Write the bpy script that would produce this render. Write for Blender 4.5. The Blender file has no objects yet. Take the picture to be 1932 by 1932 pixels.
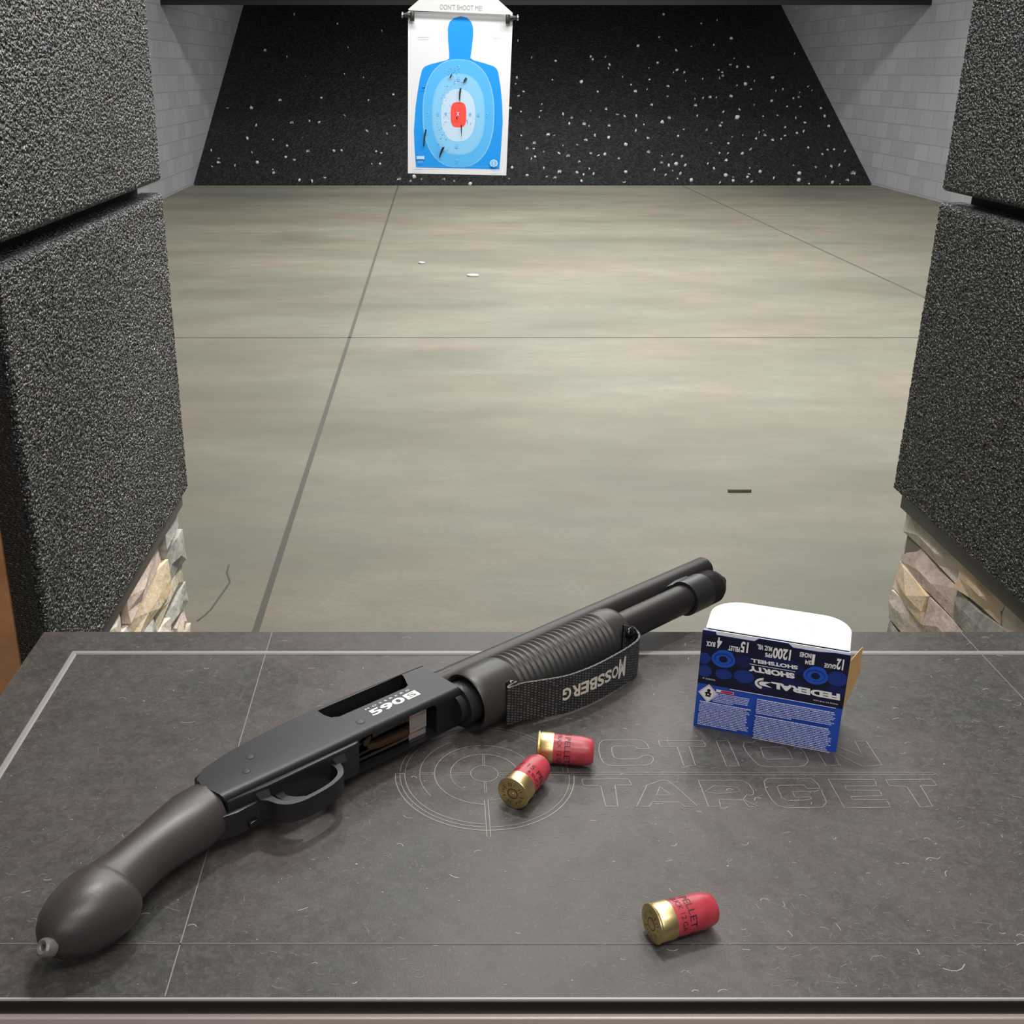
import bpy, bmesh, math, random
import numpy as np
from mathutils import Vector, Matrix
R = random.Random(7)
S = bpy.context.scene
COL = S.collection
PI = math.pi

FZ = -1.05          # range floor
# ------------------------------------------------------------------ camera
FL, CX, CY, CH = 2092.0, 820.0, 966.0, 0.45      # bench top is z = 0, the camera is .45 m above it
TH = math.atan((CY - 135) / FL); CT, ST = math.cos(TH), math.sin(TH)
cam = bpy.data.cameras.new('camera'); co = bpy.data.objects.new('camera', cam); COL.objects.link(co)
co.location = (0, 0, CH); co.rotation_euler = (PI/2 - TH, 0, 0)
cam.sensor_width = 36; cam.sensor_fit = 'HORIZONTAL'; cam.lens = 36 * FL / 1932
cam.shift_x = (966 - CX) / 1932; cam.clip_start = .02; cam.clip_end = 100
S.camera = co

def ray(u, v):
    a = (u - CX) / FL; b = (v - CY) / FL
    return Vector((a, CT - b*ST, -(ST + b*CT)))
def atz(u, v, z=0.):                              # photo point -> point on a horizontal plane
    d = ray(u, v); t = (z - CH) / d.z
    return Vector((d.x*t, d.y*t, z))
def aty(u, v, y):                                 # photo point -> point on a wall facing the camera
    d = ray(u, v); t = y / d.y
    return Vector((d.x*t, y, CH + d.z*t))
def atp(u, v, p0, n):
    d = ray(u, v); o = Vector((0, 0, CH)); t = (p0 - o).dot(n) / d.dot(n)
    return o + d*t

# ------------------------------------------------------------------ materials
def mat(name, base=(.5, .5, .5), rough=.5, metal=0., spec=.5, emit=None, coat=0.):
    m = bpy.data.materials.new(name); m.use_nodes = True
    b = m.node_tree.nodes['Principled BSDF']
    b.inputs['Base Color'].default_value = (*base, 1); b.inputs['Roughness'].default_value = rough
    b.inputs['Metallic'].default_value = metal; b.inputs['Specular IOR Level'].default_value = spec
    b.inputs['Coat Weight'].default_value = coat
    if emit:
        b.inputs['Emission Color'].default_value = (*emit[0], 1); b.inputs['Emission Strength'].default_value = emit[1]
    return m
class N:
    def __init__(s, m):
        s.t = m.node_tree; s.b = s.t.nodes['Principled BSDF']
        s.co = s.t.nodes.new('ShaderNodeTexCoord'); s.src = s.co.outputs['Object']
    def new(s, k, **kw):
        n = s.t.nodes.new(k)
        for a, v in kw.items():
            if a in n.inputs: n.inputs[a].default_value = v
            else: setattr(n, a, v)
        return n
    def link(s, a, b): s.t.links.new(a, b)
    def mapping(s, scale=(1, 1, 1), rot=(0, 0, 0), src=None):
        n = s.new('ShaderNodeMapping'); n.inputs['Scale'].default_value = scale; n.inputs['Rotation'].default_value = rot
        s.link(src or s.src, n.inputs['Vector']); return n.outputs[0]
    def noise(s, scale, detail=4, rough=.55, vec=None, dist=0.):
        n = s.new('ShaderNodeTexNoise'); n.inputs['Scale'].default_value = scale
        n.inputs['Detail'].default_value = detail; n.inputs['Roughness'].default_value = rough; n.inputs['Distortion'].default_value = dist
        s.link(vec or s.src, n.inputs['Vector']); return n.outputs['Fac']
    def voro(s, scale, feat='F1', vec=None, out='Distance'):
        n = s.new('ShaderNodeTexVoronoi'); n.feature = feat; n.inputs['Scale'].default_value = scale
        s.link(vec or s.src, n.inputs['Vector']); return n.outputs[out]
    def ramp(s, fac, stops):
        n = s.new('ShaderNodeValToRGB'); e = n.color_ramp.elements
        while len(e) < len(stops): e.new(.5)
        for i, (p, c) in enumerate(stops):
            e[i].position = p; e[i].color = (*c, 1) if not isinstance(c, (int, float)) else (c, c, c, 1)
        s.link(fac, n.inputs['Fac']); return n.outputs['Color']
    def mix(s, fac, a, b, mode='MIX'):
        n = s.new('ShaderNodeMix'); n.data_type = 'RGBA'; n.blend_type = mode
        if isinstance(fac, (int, float)): n.inputs[0].default_value = fac
        else: s.link(fac, n.inputs[0])
        for q, i in ((a, 6), (b, 7)):
            if isinstance(q, tuple): n.inputs[i].default_value = (*q, 1)
            else: s.link(q, n.inputs[i])
        return n.outputs[2]
    def math(s, op, a, b=0.):
        n = s.new('ShaderNodeMath'); n.operation = op
        for q, i in ((a, 0), (b, 1)):
            if isinstance(q, (int, float)): n.inputs[i].default_value = q
            else: s.link(q, n.inputs[i])
        return n.outputs[0]
    def col(s, c): s.link(c, s.b.inputs['Base Color'])
    def rough(s, c): s.link(c, s.b.inputs['Roughness'])
    def bump(s, h, strength=.5, dist=.001):
        n = s.new('ShaderNodeBump'); n.inputs['Strength'].default_value = strength; n.inputs['Distance'].default_value = dist
        s.link(h, n.inputs['Height']); s.link(n.outputs[0], s.b.inputs['Normal'])

M = {}
def simple(k, *a, **kw): M[k] = mat(k, *a, **kw); return M[k]

def make_materials():
    # bench top: black rubbed plastic, mottled
    m = simple('bench_black', (.05, .048, .048), .4, spec=.34); n = N(m)
    a = n.noise(9, 6, .6); b = n.noise(150, 6, .8, dist=.8); c = n.noise(420, 3)
    col = n.ramp(a, [(.3, (.050, .046, .044)), (.5, (.068, .061, .059)), (.72, (.092, .082, .080))])
    col = n.mix(n.ramp(b, [(.42, 0.), (.72, .7)]), col, (.13, .12, .116))
    col = n.mix(n.ramp(n.noise(40, 5, .7), [(.30, .4), (.5, 0.)]), col, (.028, .026, .025))
    tint = n.ramp(n.noise(16, 3), [(.40, (.95, 1.02, .98)), (.60, (1.04, .98, 1.0))]); col = n.mix(1., col, tint, 'MULTIPLY')
    n.col(n.mix(n.ramp(c, [(.6, 0.), (.75, .3)]), col, (.22, .21, .2)))
    n.rough(n.ramp(b, [(.3, .40), (.7, .54)])); n.bump(n.noise(900, 3), .25, .0004)
    simple('scuff', (.30, .285, .275), .6); simple('scuff_faint', (.13, .122, .118), .6)
    simple('edge_highlight', (.42, .40, .38), .4)  # painted highlight for the front bevel of the bench top
    simple('bench_ridge', (.27, .255, .25), .45)
    simple('engraving', (.27, .26, .24), .5)
    simple('bench_edge', (.012, .011, .010), .4)
    simple('seam', (.20, .19, .185), .6); simple('seam_dark', (.03, .03, .03), .6)
    simple('trim_metal', (.66, .57, .53), .42, metal=.3)
    # rubber granule panel
    for key, lo, hi in (('rubber_panel', .006, .030), ('rubber_cut', .006, .03)):
        m = simple(key, (.02, .02, .02), .33, spec=.9); n = N(m)
        sc = (1, 1, 1) if key == 'rubber_panel' else (1, 1, 4)
        vec = n.mapping(sc)
        w = n.new('ShaderNodeTexNoise'); w.inputs['Scale'].default_value = 130; w.inputs['Detail'].default_value = 1; n.link(vec, w.inputs['Vector'])
        vv = n.new('ShaderNodeVectorMath'); vv.operation = 'SCALE'; vv.inputs['Scale'].default_value = .006; n.link(w.outputs['Color'], vv.inputs[0])
        va = n.new('ShaderNodeVectorMath'); va.operation = 'ADD'; n.link(vec, va.inputs[0]); n.link(vv.outputs[0], va.inputs[1])
        d = n.voro(300, 'F1', va.outputs[0]); cc = n.voro(300, 'F1', va.outputs[0], 'Color')
        g = n.ramp(cc, [(.1, (lo, lo, lo*1.02)), (.9, (hi*1.02, hi*.95, hi))])
        big = n.ramp(n.noise(6, 3), [(.42, (.9, .97, .93)), (.6, (1.05, .95, 1.0))])
        n.col(n.mix(1., g, big, 'MULTIPLY'))
        h = n.math('ADD', n.math('MULTIPLY', n.math('POWER', d, 1.6), -1.6), n.math('MULTIPLY', n.noise(260, 2), 1.3))
        n.bump(h, 1., .0035 if key == 'rubber_panel' else .008)
    # concrete
    m = simple('concrete', (.42, .4, .35), .62); n = N(m)
    a = n.noise(.9, 6, .6, n.mapping((.55, 1.3, 1))); b = n.noise(6, 6, .7, n.mapping((.5, 1, 1))); c = n.noise(60, 4)
    col = n.ramp(a, [(.32, (.225, .208, .160)), (.5, (.325, .297, .232)), (.68, (.39, .358, .285))])
    col = n.mix(n.ramp(b, [(.38, .5), (.62, 0.)]), col, (.235, .228, .18))
    def blot(c0, r0, colr, k, col):
        mp = n.new('ShaderNodeVectorMath'); mp.operation = 'SUBTRACT'; n.link(n.src, mp.inputs[0]); mp.inputs[1].default_value = (*c0, FZ)
        sc = n.new('ShaderNodeVectorMath'); sc.operation = 'DIVIDE'; n.link(mp.outputs[0], sc.inputs[0]); sc.inputs[1].default_value = (*r0, 1.)
        ln = n.new('ShaderNodeVectorMath'); ln.operation = 'LENGTH'; n.link(sc.outputs[0], ln.inputs[0])
        q = n.math('ADD', ln.outputs['Value'], n.math('MULTIPLY', n.noise(1.6, 5, .65), .9))
        return n.mix(n.ramp(q, [(.55, k), (1., 0.)]), col, colr)
    col = blot((-1.35, 10.9), (.9, 1.1), (.20, .185, .125), .75, col)
    col = blot((-2.3, 14.6), (1.6, 1.5), (.19, .19, .18), .6, col); col = blot((4.9, 14.9), (1.2, 1.2), (.19, .19, .18), .6, col)
    col = n.mix(1., col, n.ramp(n.noise(1.3, 4), [(.42, (.95, 1.03, 1.02)), (.58, (1.03, .99, .98))]), 'MULTIPLY')
    n.col(n.mix(n.ramp(c, [(.35, .35), (.6, 0.)]), col, (.25, .235, .19))); n.bump(c, .1, .002)
    simple('joint', (.15, .145, .125), .8); simple('stain', (.30, .27, .20), .7)
    # painted block
    m = simple('block_paint', (.22, .225, .235), .5); n = N(m)
    sp = n.new('ShaderNodeSeparateXYZ'); n.link(n.src, sp.inputs[0]); cb = n.new('ShaderNodeCombineXYZ')
    n.link(sp.outputs[1], cb.inputs[0]); n.link(sp.outputs[2], cb.inputs[1])
    br = n.new('ShaderNodeTexBrick'); n.link(cb.outputs[0], br.inputs['Vector'])
    br.inputs['Scale'].default_value = 1; br.inputs['Brick Width'].default_value = .406; br.inputs['Row Height'].default_value = .203
    br.inputs['Mortar Size'].default_value = .007; br.inputs['Mortar Smooth'].default_value = .3
    br.inputs['Color1'].default_value = (.50, .50, .53, 1); br.inputs['Color2'].default_value = (.58, .58, .61, 1); br.inputs['Mortar'].default_value = (.40, .40, .43, 1)
    n.col(br.outputs['Color']); n.bump(br.outputs['Fac'], -.6, .006)
    # rubber berm
    m = simple('berm_rubber', (.01, .01, .011), .7, spec=.3); n = N(m)
    b = n.voro(28, 'F1', out='Color'); n.col(n.ramp(b, [(.3, (.016, .016, .018)), (.95, (.045, .043, .046))])); n.bump(n.voro(28), .8, .03)
    simple('black_wall', (.006, .006, .009), .8); simple('baffle', (.010, .010, .012), .7)
    m = simple('wad', (.75, .74, .72), .5)
    simple('wad_dull', (.16, .155, .155), .6)
    # stones
    for k, c1, c2 in (('stone_pink', (.78, .64, .56), (.56, .46, .40)), ('stone_cream', (.85, .79, .68), (.64, .57, .47)), ('stone_grey', (.46, .46, .42), (.27, .27, .25)),
                      ('stone_olive', (.58, .54, .40), (.34, .32, .22)), ('stone_ochre', (.82, .62, .36), (.76, .66, .54))):
        m = simple(k, c1, .8); n = N(m); a = n.noise(45, 6, .7, dist=.8)
        n.col(n.ramp(a, [(.35, c2), (.62, c1)])); n.bump(n.noise(90, 5), .7, .003)
    simple('mortar', (.25, .23, .2), .9)
    simple('channel_black', (.006, .006, .006), .8)
    simple('channel', (.09, .088, .078), .5, metal=.3)
    m = simple('brown_board', (.42, .20, .085), .75); n = N(m)
    n.col(n.ramp(n.noise(30, 5), [(.35, (.36, .165, .065)), (.65, (.47, .23, .10))])); n.bump(n.noise(200, 3), .2, .001)
    # gun
    for k, c, r, me in (('receiver_black', (.016, .016, .019), .38, .35), ('barrel_black', (.028, .025, .025), .42, .35), ('ring_black', (.035, .04, .042), .36, .4), ('housing_black', (.017, .016, .019), .36, .1)):
        m = simple(k, c, r, metal=me); n = N(m); n.bump(n.noise(1500, 2), .12, .0002)
    m = simple('polymer', (.050, .042, .042), .36); n = N(m); n.bump(n.noise(1100, 3), .3, .0002)
    m = simple('polymer_fore', (.036, .034, .033), .40); n = N(m); n.bump(n.noise(1100, 3), .2, .0002)
    simple('swivel_grey', (.22, .21, .20), .35, metal=.4)
    simple('deep_black', (.004, .004, .004), .6); simple('gloss_black', (.008, .008, .008), .12)
    simple('chrome', (.80, .77, .73), .16, metal=1.); simple('dark_steel', (.10, .09, .085), .3, metal=.9)
    simple('bronze', (.11, .07, .04), .35, metal=.8)
    simple('white_ink', (.85, .85, .83), .6); simple('grey_ink', (.30, .30, .30), .6); simple('thread', (.72, .66, .56), .8)
    m = simple('webbing', (.018, .018, .018), .55); n = N(m); n.src = n.co.outputs['UV']
    w1 = n.new('ShaderNodeTexBrick'); n.link(n.src, w1.inputs['Vector']); w1.offset = .5
    w1.inputs['Scale'].default_value = 1; w1.inputs['Brick Width'].default_value = .0022; w1.inputs['Row Height'].default_value = .0016
    # columns across the strap: swap axes
    sp = n.new('ShaderNodeSeparateXYZ'); n.link(n.src, sp.inputs[0]); cb = n.new('ShaderNodeCombineXYZ'); n.link(sp.outputs[1], cb.inputs[0]); n.link(sp.outputs[0], cb.inputs[1])
    n.link(cb.outputs[0], w1.inputs['Vector'])
    w1.inputs['Brick Width'].default_value = .0022; w1.inputs['Row Height'].default_value = .0030
    w1.inputs['Mortar Size'].default_value = .0010; w1.inputs['Mortar Smooth'].default_value = 1.
    w1.inputs['Color1'].default_value = (.06, .06, .06, 1); w1.inputs['Color2'].default_value = (.15, .15, .148, 1); w1.inputs['Mortar'].default_value = (.0015, .0015, .0015, 1)
    n.col(w1.outputs['Color']); n.bump(w1.outputs['Fac'], -1., .0008)
    # shells
    m = simple('hull_red', (.42, .028, .045), .33); n = N(m)
    n.col(n.ramp(n.noise(120, 4), [(.35, (.40, .036, .055)), (.65, (.48, .058, .08))]))
    m = simple('brass', (.72, .50, .17), .36, metal=1.); n = N(m)
    n.col(n.ramp(n.noise(90, 2), [(.35, (.80, .60, .26)), (.6, (.90, .72, .36))]))
    simple('brass_dark', (.25, .17, .06), .35, metal=1.); simple('black_ink', (.035, .008, .01), .5)
    # box
    simple('box_blue', (.018, .085, .50), .42); simple('box_navy', (.006, .008, .035), .4); simple('box_navy_mid', (.008, .015, .10), .4)
    simple('box_art_blue', (.015, .10, .60), .4); simple('box_art_dim', (.010, .04, .26), .4); simple('box_art_dark', (.004, .008, .06), .4)
    simple('box_white', (.97, .97, .98), .55); simple('box_ink', (.62, .66, .93), .5); simple('box_tan', (.62, .38, .17), .7)
    simple('pale_grey_ink', (.36, .37, .40), .6); simple('red_ink', (.62, .02, .05), .5); simple('pink_ink', (.85, .45, .45), .5); simple('black_print', (.008, .008, .01), .5)
    # target
    simple('paper', (.80, .80, .83), .7); simple('t_blue', (.002, .31, .88), .7); simple('t_blue2', (.085, .47, .92), .7); simple('t_blue3', (.24, .60, .93), .7)
    simple('t_pale', (.55, .74, .92), .7); simple('t_line', (.20, .56, .95), .7); simple('t_red', (.95, .075, .06), .7); simple('plate_white', (.70, .70, .71), .5)
    simple('clip_black', (.02, .02, .02), .3); simple('steel', (.5, .5, .5), .3, metal=1.)
make_materials()

# ------------------------------------------------------------------ mesh helpers
def tag(o, label=None, cat=None, group=None, kind=None):
    for k, v in (('label', label), ('category', cat), ('group', group), ('kind', kind)):
        if v: o[k] = v
    return o
def empty(name, loc=(0, 0, 0), rot=(0, 0, 0)):
    o = bpy.data.objects.new(name, None); COL.objects.link(o); o.location = loc; o.rotation_euler = rot; o.empty_display_size = .02
    return o
def link(name, bm, m, parent=None, smooth=True, angle=35):
    me = bpy.data.meshes.new(name)
    bmesh.ops.recalc_face_normals(bm, faces=bm.faces) if not getattr(bm, 'keepn', False) else None
    bm.to_mesh(me); bm.free()
    for q in (m if isinstance(m, (list, tuple)) else [m]): me.materials.append(M[q] if isinstance(q, str) else q)
    if smooth:
        me.polygons.foreach_set('use_smooth', [True]*len(me.polygons))
        me.set_sharp_from_angle(angle=math.radians(angle))
    o = bpy.data.objects.new(name, me); COL.objects.link(o)
    if parent is not None: o.parent = parent
    return o
def BM(): return bmesh.new()
def xf(verts, mtx):
    for v in verts: v.co = mtx @ v.co
def box(bm, x0, x1, y0, y1, z0, z1, bev=0., seg=2, mi=0):
    r = bmesh.ops.create_cube(bm, size=1)['verts']
    for v in r: v.co = Vector(((x0+x1)/2 + v.co.x*(x1-x0), (y0+y1)/2 + v.co.y*(y1-y0), (z0+z1)/2 + v.co.z*(z1-z0)))
    fs = {f for v in r for f in v.link_faces}
    for f in fs: f.material_index = mi
    if bev:
        es = list({e for v in r for e in v.link_edges})
        bmesh.ops.bevel(bm, geom=es, offset=bev, segments=seg, affect='EDGES', profile=.5)
    return bm
def prism(bm, pts, z0, z1, bev=0., seg=2, mi=0):
    a = [bm.verts.new((x, y, z0)) for x, y in pts]; b = [bm.verts.new((x, y, z1)) for x, y in pts]
    n = len(pts); fs = [bm.faces.new(a[::-1]), bm.faces.new(b)]
    for i in range(n): fs.append(bm.faces.new((a[i], a[(i+1) % n], b[(i+1) % n], b[i])))
    for f in fs: f.material_index = mi
    if bev:
        es = [e for f in fs[:2] for e in f.edges]
        bmesh.ops.bevel(bm, geom=es, offset=bev, segments=seg, affect='EDGES', profile=.5)
    return bm
def lathe(bm, prof, c=(0, 0, 0), ax=(1, 0, 0), seg=48, cap=True, mi=0, a0=0., a1=2*PI):
    """profile of (distance along axis, radius)"""
    ax = Vector(ax).normalized(); c = Vector(c); up = Vector((0, 0, 1)) if abs(ax.z) < .9 else Vector((0, 1, 0))
    e1 = ax.cross(up).normalized(); e2 = ax.cross(e1); full = abs(a1 - a0 - 2*PI) < 1e-6
    rings = []
    for d, r in prof:
        k = seg if full else seg + 1
        rings.append([bm.verts.new(c + ax*d + (e1*math.cos(a0 + (a1-a0)*i/seg) + e2*math.sin(a0 + (a1-a0)*i/seg))*max(r, 1e-5)) for i in range(k)])
    for p, q in zip(rings, rings[1:]):
        for i in range(seg):
            j = (i+1) % len(p); f = bm.faces.new((p[i], p[j], q[j], q[i])); f.material_index = mi
    if cap and full:
        for rg in (rings[0], rings[-1]):
            f = bm.faces.new(rg); f.material_index = mi
    return bm
def sweep(bm, pts, r, seg=10, closed=False, mi=0):
    pts = [Vector(p) for p in pts]; n = len(pts); rings = []; up = Vector((0, 0, 1))
    for i, p in enumerate(pts):
        a = pts[(i-1) % n] if (closed or i) else p; b = pts[(i+1) % n] if (closed or i < n-1) else p
        t = (b - a).normalized(); u = up if abs(t.dot(up)) < .95 else Vector((0, 1, 0))
        e1 = t.cross(u).normalized(); e2 = e1.cross(t)
        rr = r[i] if isinstance(r, (list, tuple)) else r
        rings.append([bm.verts.new(p + (e1*math.cos(2*PI*k/seg) + e2*math.sin(2*PI*k/seg))*rr) for k in range(seg)])
    pairs = list(zip(rings, rings[1:])) + ([(rings[-1], rings[0])] if closed else [])
    for p, q in pairs:
        for k in range(seg):
            j = (k+1) % seg; f = bm.faces.new((p[k], p[j], q[j], q[k])); f.material_index = mi
    if not closed:
        for rg in (rings[0], rings[-1]): bm.faces.new(rg).material_index = mi
    return bm
def ribbon(bm, pts, w, z=None, mi=0, closed=False):
    """flat strip on the bench plane following 2D points"""
    pts = [Vector(p[:2]) for p in pts]; n = len(pts); L = []; Rr = []
    for i, p in enumerate(pts):
        a = pts[(i-1) % n] if (closed or i) else p; b = pts[(i+1) % n] if (closed or i < n-1) else p
        t = (b - a)
        if t.length < 1e-9: t = Vector((1, 0))
        t.normalize(); nn = Vector((-t.y, t.x))*w/2
        L.append(bm.verts.new((p.x+nn.x, p.y+nn.y, z))); Rr.append(bm.verts.new((p.x-nn.x, p.y-nn.y, z)))
    m = n if closed else n-1
    for i in range(m):
        j = (i+1) % n; f = bm.faces.new((Rr[i], Rr[j], L[j], L[i])); f.material_index = mi
    return bm
def smoothpts(pts, k=6, closed=False):
    out = []; n = len(pts); P = [Vector(p) for p in pts]
    for i in range(n if closed else n-1):
        p0 = P[(i-1) % n] if (closed or i) else P[i]; p1 = P[i]; p2 = P[(i+1) % n]; p3 = P[(i+2) % n] if (closed or i+2 < n) else p2
        for j in range(k):
            t = j/k
            out.append(.5*((2*p1) + (p2-p0)*t + (2*p0-5*p1+4*p2-p3)*t*t + (3*p1-p0-3*p2+p3)*t**3))
    if not closed: out.append(P[-1])
    return out
_fc = {}
def text_bm(bm, s, o, ex, ey, w, h, mi=0, shear=0., lift=0., bold=0., spacing=1.):
    """flat lettering fitted in a w x h frame at o, along ex / ey"""
    key = (s, bold, spacing)
    if key not in _fc:
        cu = bpy.data.curves.new('t', 'FONT'); cu.body = s; cu.size = 1; cu.resolution_u = 3; cu.offset = bold; cu.space_character = spacing
        ob = bpy.data.objects.new('t', cu); COL.objects.link(ob)
        dg = bpy.context.evaluated_depsgraph_get(); me = bpy.data.meshes.new_from_object(ob.evaluated_get(dg))
        vs = [v.co.copy() for v in me.vertices]; fs = [tuple(p.vertices) for p in me.polygons]
        bpy.data.objects.remove(ob); bpy.data.curves.remove(cu); bpy.data.meshes.remove(me); _fc[key] = (vs, fs)
    vs, fs = _fc[key]
    x0 = min(v.x for v in vs); x1 = max(v.x for v in vs); y0 = min(v.y for v in vs); y1 = max(v.y for v in vs)
    ex = Vector(ex).normalized(); ey = Vector(ey).normalized(); nz = ex.cross(ey)
    nv = []
    for v in vs:
        a = (v.x-x0)/(x1-x0)*w; b = (v.y-y0)/(y1-y0)*h
        nv.append(bm.verts.new(Vector(o) + ex*(a + shear*b) + ey*b + nz*lift))
    for f in fs:
        try: bm.faces.new([nv[i] for i in f]).material_index = mi
        except ValueError: pass
    return bm
def poly(bm, pts, mi=0):
    f = bm.faces.new([bm.verts.new(p) for p in pts]); f.material_index = mi; return f
def boolean(o, cutters):
    for c in cutters:
        md = o.modifiers.new('b', 'BOOLEAN'); md.operation = 'DIFFERENCE'; md.object = c; md.solver = 'EXACT'
    dg = bpy.context.evaluated_depsgraph_get(); dg.update()
    me = bpy.data.meshes.new_from_object(o.evaluated_get(dg))
    o.modifiers.clear(); o.data = me
    me.polygons.foreach_set('use_smooth', [True]*len(me.polygons)); me.set_sharp_from_angle(angle=math.radians(30))
    for c in cutters: bpy.data.objects.remove(c)

# ------------------------------------------------------------------ setting
def setting():
    bm = BM(); box(bm, -3.6, 6.4, -.6, 22.2, FZ-.1, FZ)
    box(bm, -.516-.010, -.516+.010, .0, 16.3, FZ, FZ+.0012, mi=1)
    box(bm, 3.50-.010, 3.50+.010, .0, 16.3, FZ, FZ+.0012, mi=1)
    box(bm, -3.42, 6.2, 6.64-.009, 6.64+.009, FZ, FZ+.0012, mi=1)
    cr = [atz(*p, FZ) for p in ((432, 1066), (428, 1080), (434, 1098), (425, 1112), (412, 1130), (398, 1150), (388, 1160), (372, 1172))]
    ribbon(bm, cr, .006, FZ+.001, 1)
    o = link('floor', bm, ['concrete', 'joint'], smooth=False); tag(o, kind='structure')
    # oil stain on the concrete
    for name, x0, x1 in (('wall_left', -3.62, -3.42), ('wall_right', 6.2, 6.4)):
        bm = BM(); box(bm, x0, x1, 1.6, 22.2, FZ, 2.6); tag(link(name, bm, 'block_paint', smooth=False), kind='structure')
    bm = BM(); prism(bm, [(16.3, FZ), (21.8, FZ), (21.8, 1.56)], -3.42, 6.2)
    xf(bm.verts, Matrix(((0, 0, 1, 0), (1, 0, 0, 0), (0, 1, 0, 0), (0, 0, 0, 1))))
    bmesh.ops.subdivide_edges(bm, edges=list(bm.edges), cuts=1, use_grid_fill=True)
    tag(link('wall_back', bm, 'berm_rubber', smooth=False), kind='structure')
    bm = BM(); box(bm, -3.42, 6.2, 21.8, 22.0, FZ, 2.6); tag(link('wall_far', bm, 'black_wall', smooth=False), kind='structure')
    bm = BM(); box(bm, -3.62, 6.4, 1.6, 22.2, 2.6, 2.7); tag(link('ceiling', bm, 'black_wall', smooth=False), kind='structure')
    # baffle hanging below the ceiling
    bm = BM(); box(bm, -3.42, 6.2, 15.2, 15.3, 1.24, 2.6); box(bm, -3.42, 6.2, 15.19, 15.2, 1.22, 1.27, mi=1)
    tag(link('trim_1', bm, ['baffle', 'baffle'], smooth=False), kind='structure')
    # footing lines along the block walls
    for nm, x0, x1 in (('baseboard_left', -3.42, -3.40), ('baseboard_right', 6.18, 6.2)):
        bm = BM(); box(bm, x0, x1, 1.6, 16.35, FZ, FZ+.012); tag(link(nm, bm, 'concrete', smooth=False), kind='structure')
setting()

def berm_point(x, t): return Vector((x, 16.3 + 5.5*t, FZ + 2.61*t))
def litter():
    def cup(seed):
        r = random.Random(seed); bm = BM(); k = 8; n = 3
        rings = []
        for j in range(n+1):
            a = PI*.5*j/n
            rings.append([bm.verts.new((math.cos(2*PI*i/k)*math.sin(a)*(1+.25*r.uniform(-1, 1)), math.sin(2*PI*i/k)*math.sin(a)*(1+.25*r.uniform(-1, 1)), -math.cos(a)*.8 + .2*r.uniform(-1, 1)*(j == n))) for i in range(k)])
        for p, q in zip(rings, rings[1:]):
            for i in range(k): bm.faces.new((p[i], p[(i+1) % k], q[(i+1) % k], q[i]))
        me = bpy.data.meshes.new('wad'); bmesh.ops.remove_doubles(bm, verts=bm.verts, dist=.01); bm.to_mesh(me); bm.free(); me.materials.append(M['wad']); me.polygons.foreach_set('use_smooth', [True]*len(me.polygons)); return me
    cups = [cup(i) for i in range(5)]
    seen = []
    while len(seen) < 290:
        i = len(seen)
        t = min(.93, abs(R.gauss(0, .34)) + R.random()*.02); x = R.uniform(-3.25, 6.05)
        if i % 3: x = 6.2 - abs(R.gauss(0, 3.8)); x = max(-3.3, min(6.0, x))
        if any((x-a)**2 + ((t-b)*6.1)**2 < .0081 for a, b in seen): continue
        seen.append((x, t))
        o = bpy.data.objects.new('shot_wad', cups[i % 5]); COL.objects.link(o)
        s = R.uniform(.015, .030)*(1.25 if R.random() < .15 else 1)
        o.location = berm_point(x, t) + Vector((0, -.005, s*.55)); o.scale = (s, s, s)
        o.rotation_euler = (R.uniform(-2, 2), R.uniform(-2, 2), R.uniform(0, 6))
        tag(o, 'small pale spent shot wad lying on the sloping black rubber backstop', 'wad', 'spent wads scattered over the black rubber backstop')
    bm = BM()
    for i in range(1500):
        t = min(.97, abs(R.gauss(0, .45)) + .01); x = R.uniform(-3.35, 6.1)
        if any((x-a)**2 + ((t-b)*6.1)**2 < .0036 for a, b in seen): continue
        p = berm_point(x, t) + Vector((0, 0, .004)); s = R.uniform(.004, .011)
        v = [bm.verts.new(p + Vector((R.uniform(-1, 1)*s, R.uniform(-1, 1)*s, R.uniform(.2, 1)*s))) for _ in range(4)]
        for f in ((0, 1, 2), (0, 2, 3), (0, 3, 1), (1, 3, 2)): bm.faces.new([v[q] for q in f]).material_index = 0 if R.random() < .2 else 1
    tag(link('rubber_crumb', bm, ['wad', 'wad_dull'], smooth=False), 'fine grey crumbs strewn over the sloping black rubber backstop', 'crumbs', kind='stuff')
    # scraps on the concrete
    for (u, v, s, nm, lb, mt) in ((795, 497, .045, 'paper_scrap', 'tiny white scrap on the concrete floor, left one of the two below the target', 'wad'),
                                  (893, 521, .06, 'paper_scrap', 'tiny pale scrap on the concrete floor, right one of the two below the target', 'wad')):
        p = atz(u, v, FZ); bm = BM()
        r = random.Random(u); pts = [(math.cos(a)*s*r.uniform(.5, 1), math.sin(a)*s*r.uniform(.6, 1)) for a in [i*PI/4 for i in range(8)]]
        prism(bm, pts, .0015, .012, .002, 1); o = link(nm, bm, mt); o.location = p; tag(o, lb, 'scrap', 'scraps on the range floor')
    p = atz(1395, 928, FZ); bm = BM(); box(bm, -.045, .045, -.006, .006, .0012, .012, .002)
    o = link('wood_splinter', bm, 'stain'); o.location = p; tag(o, 'short brown splinter lying on the concrete floor right of centre', 'splinter')
litter()

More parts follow.
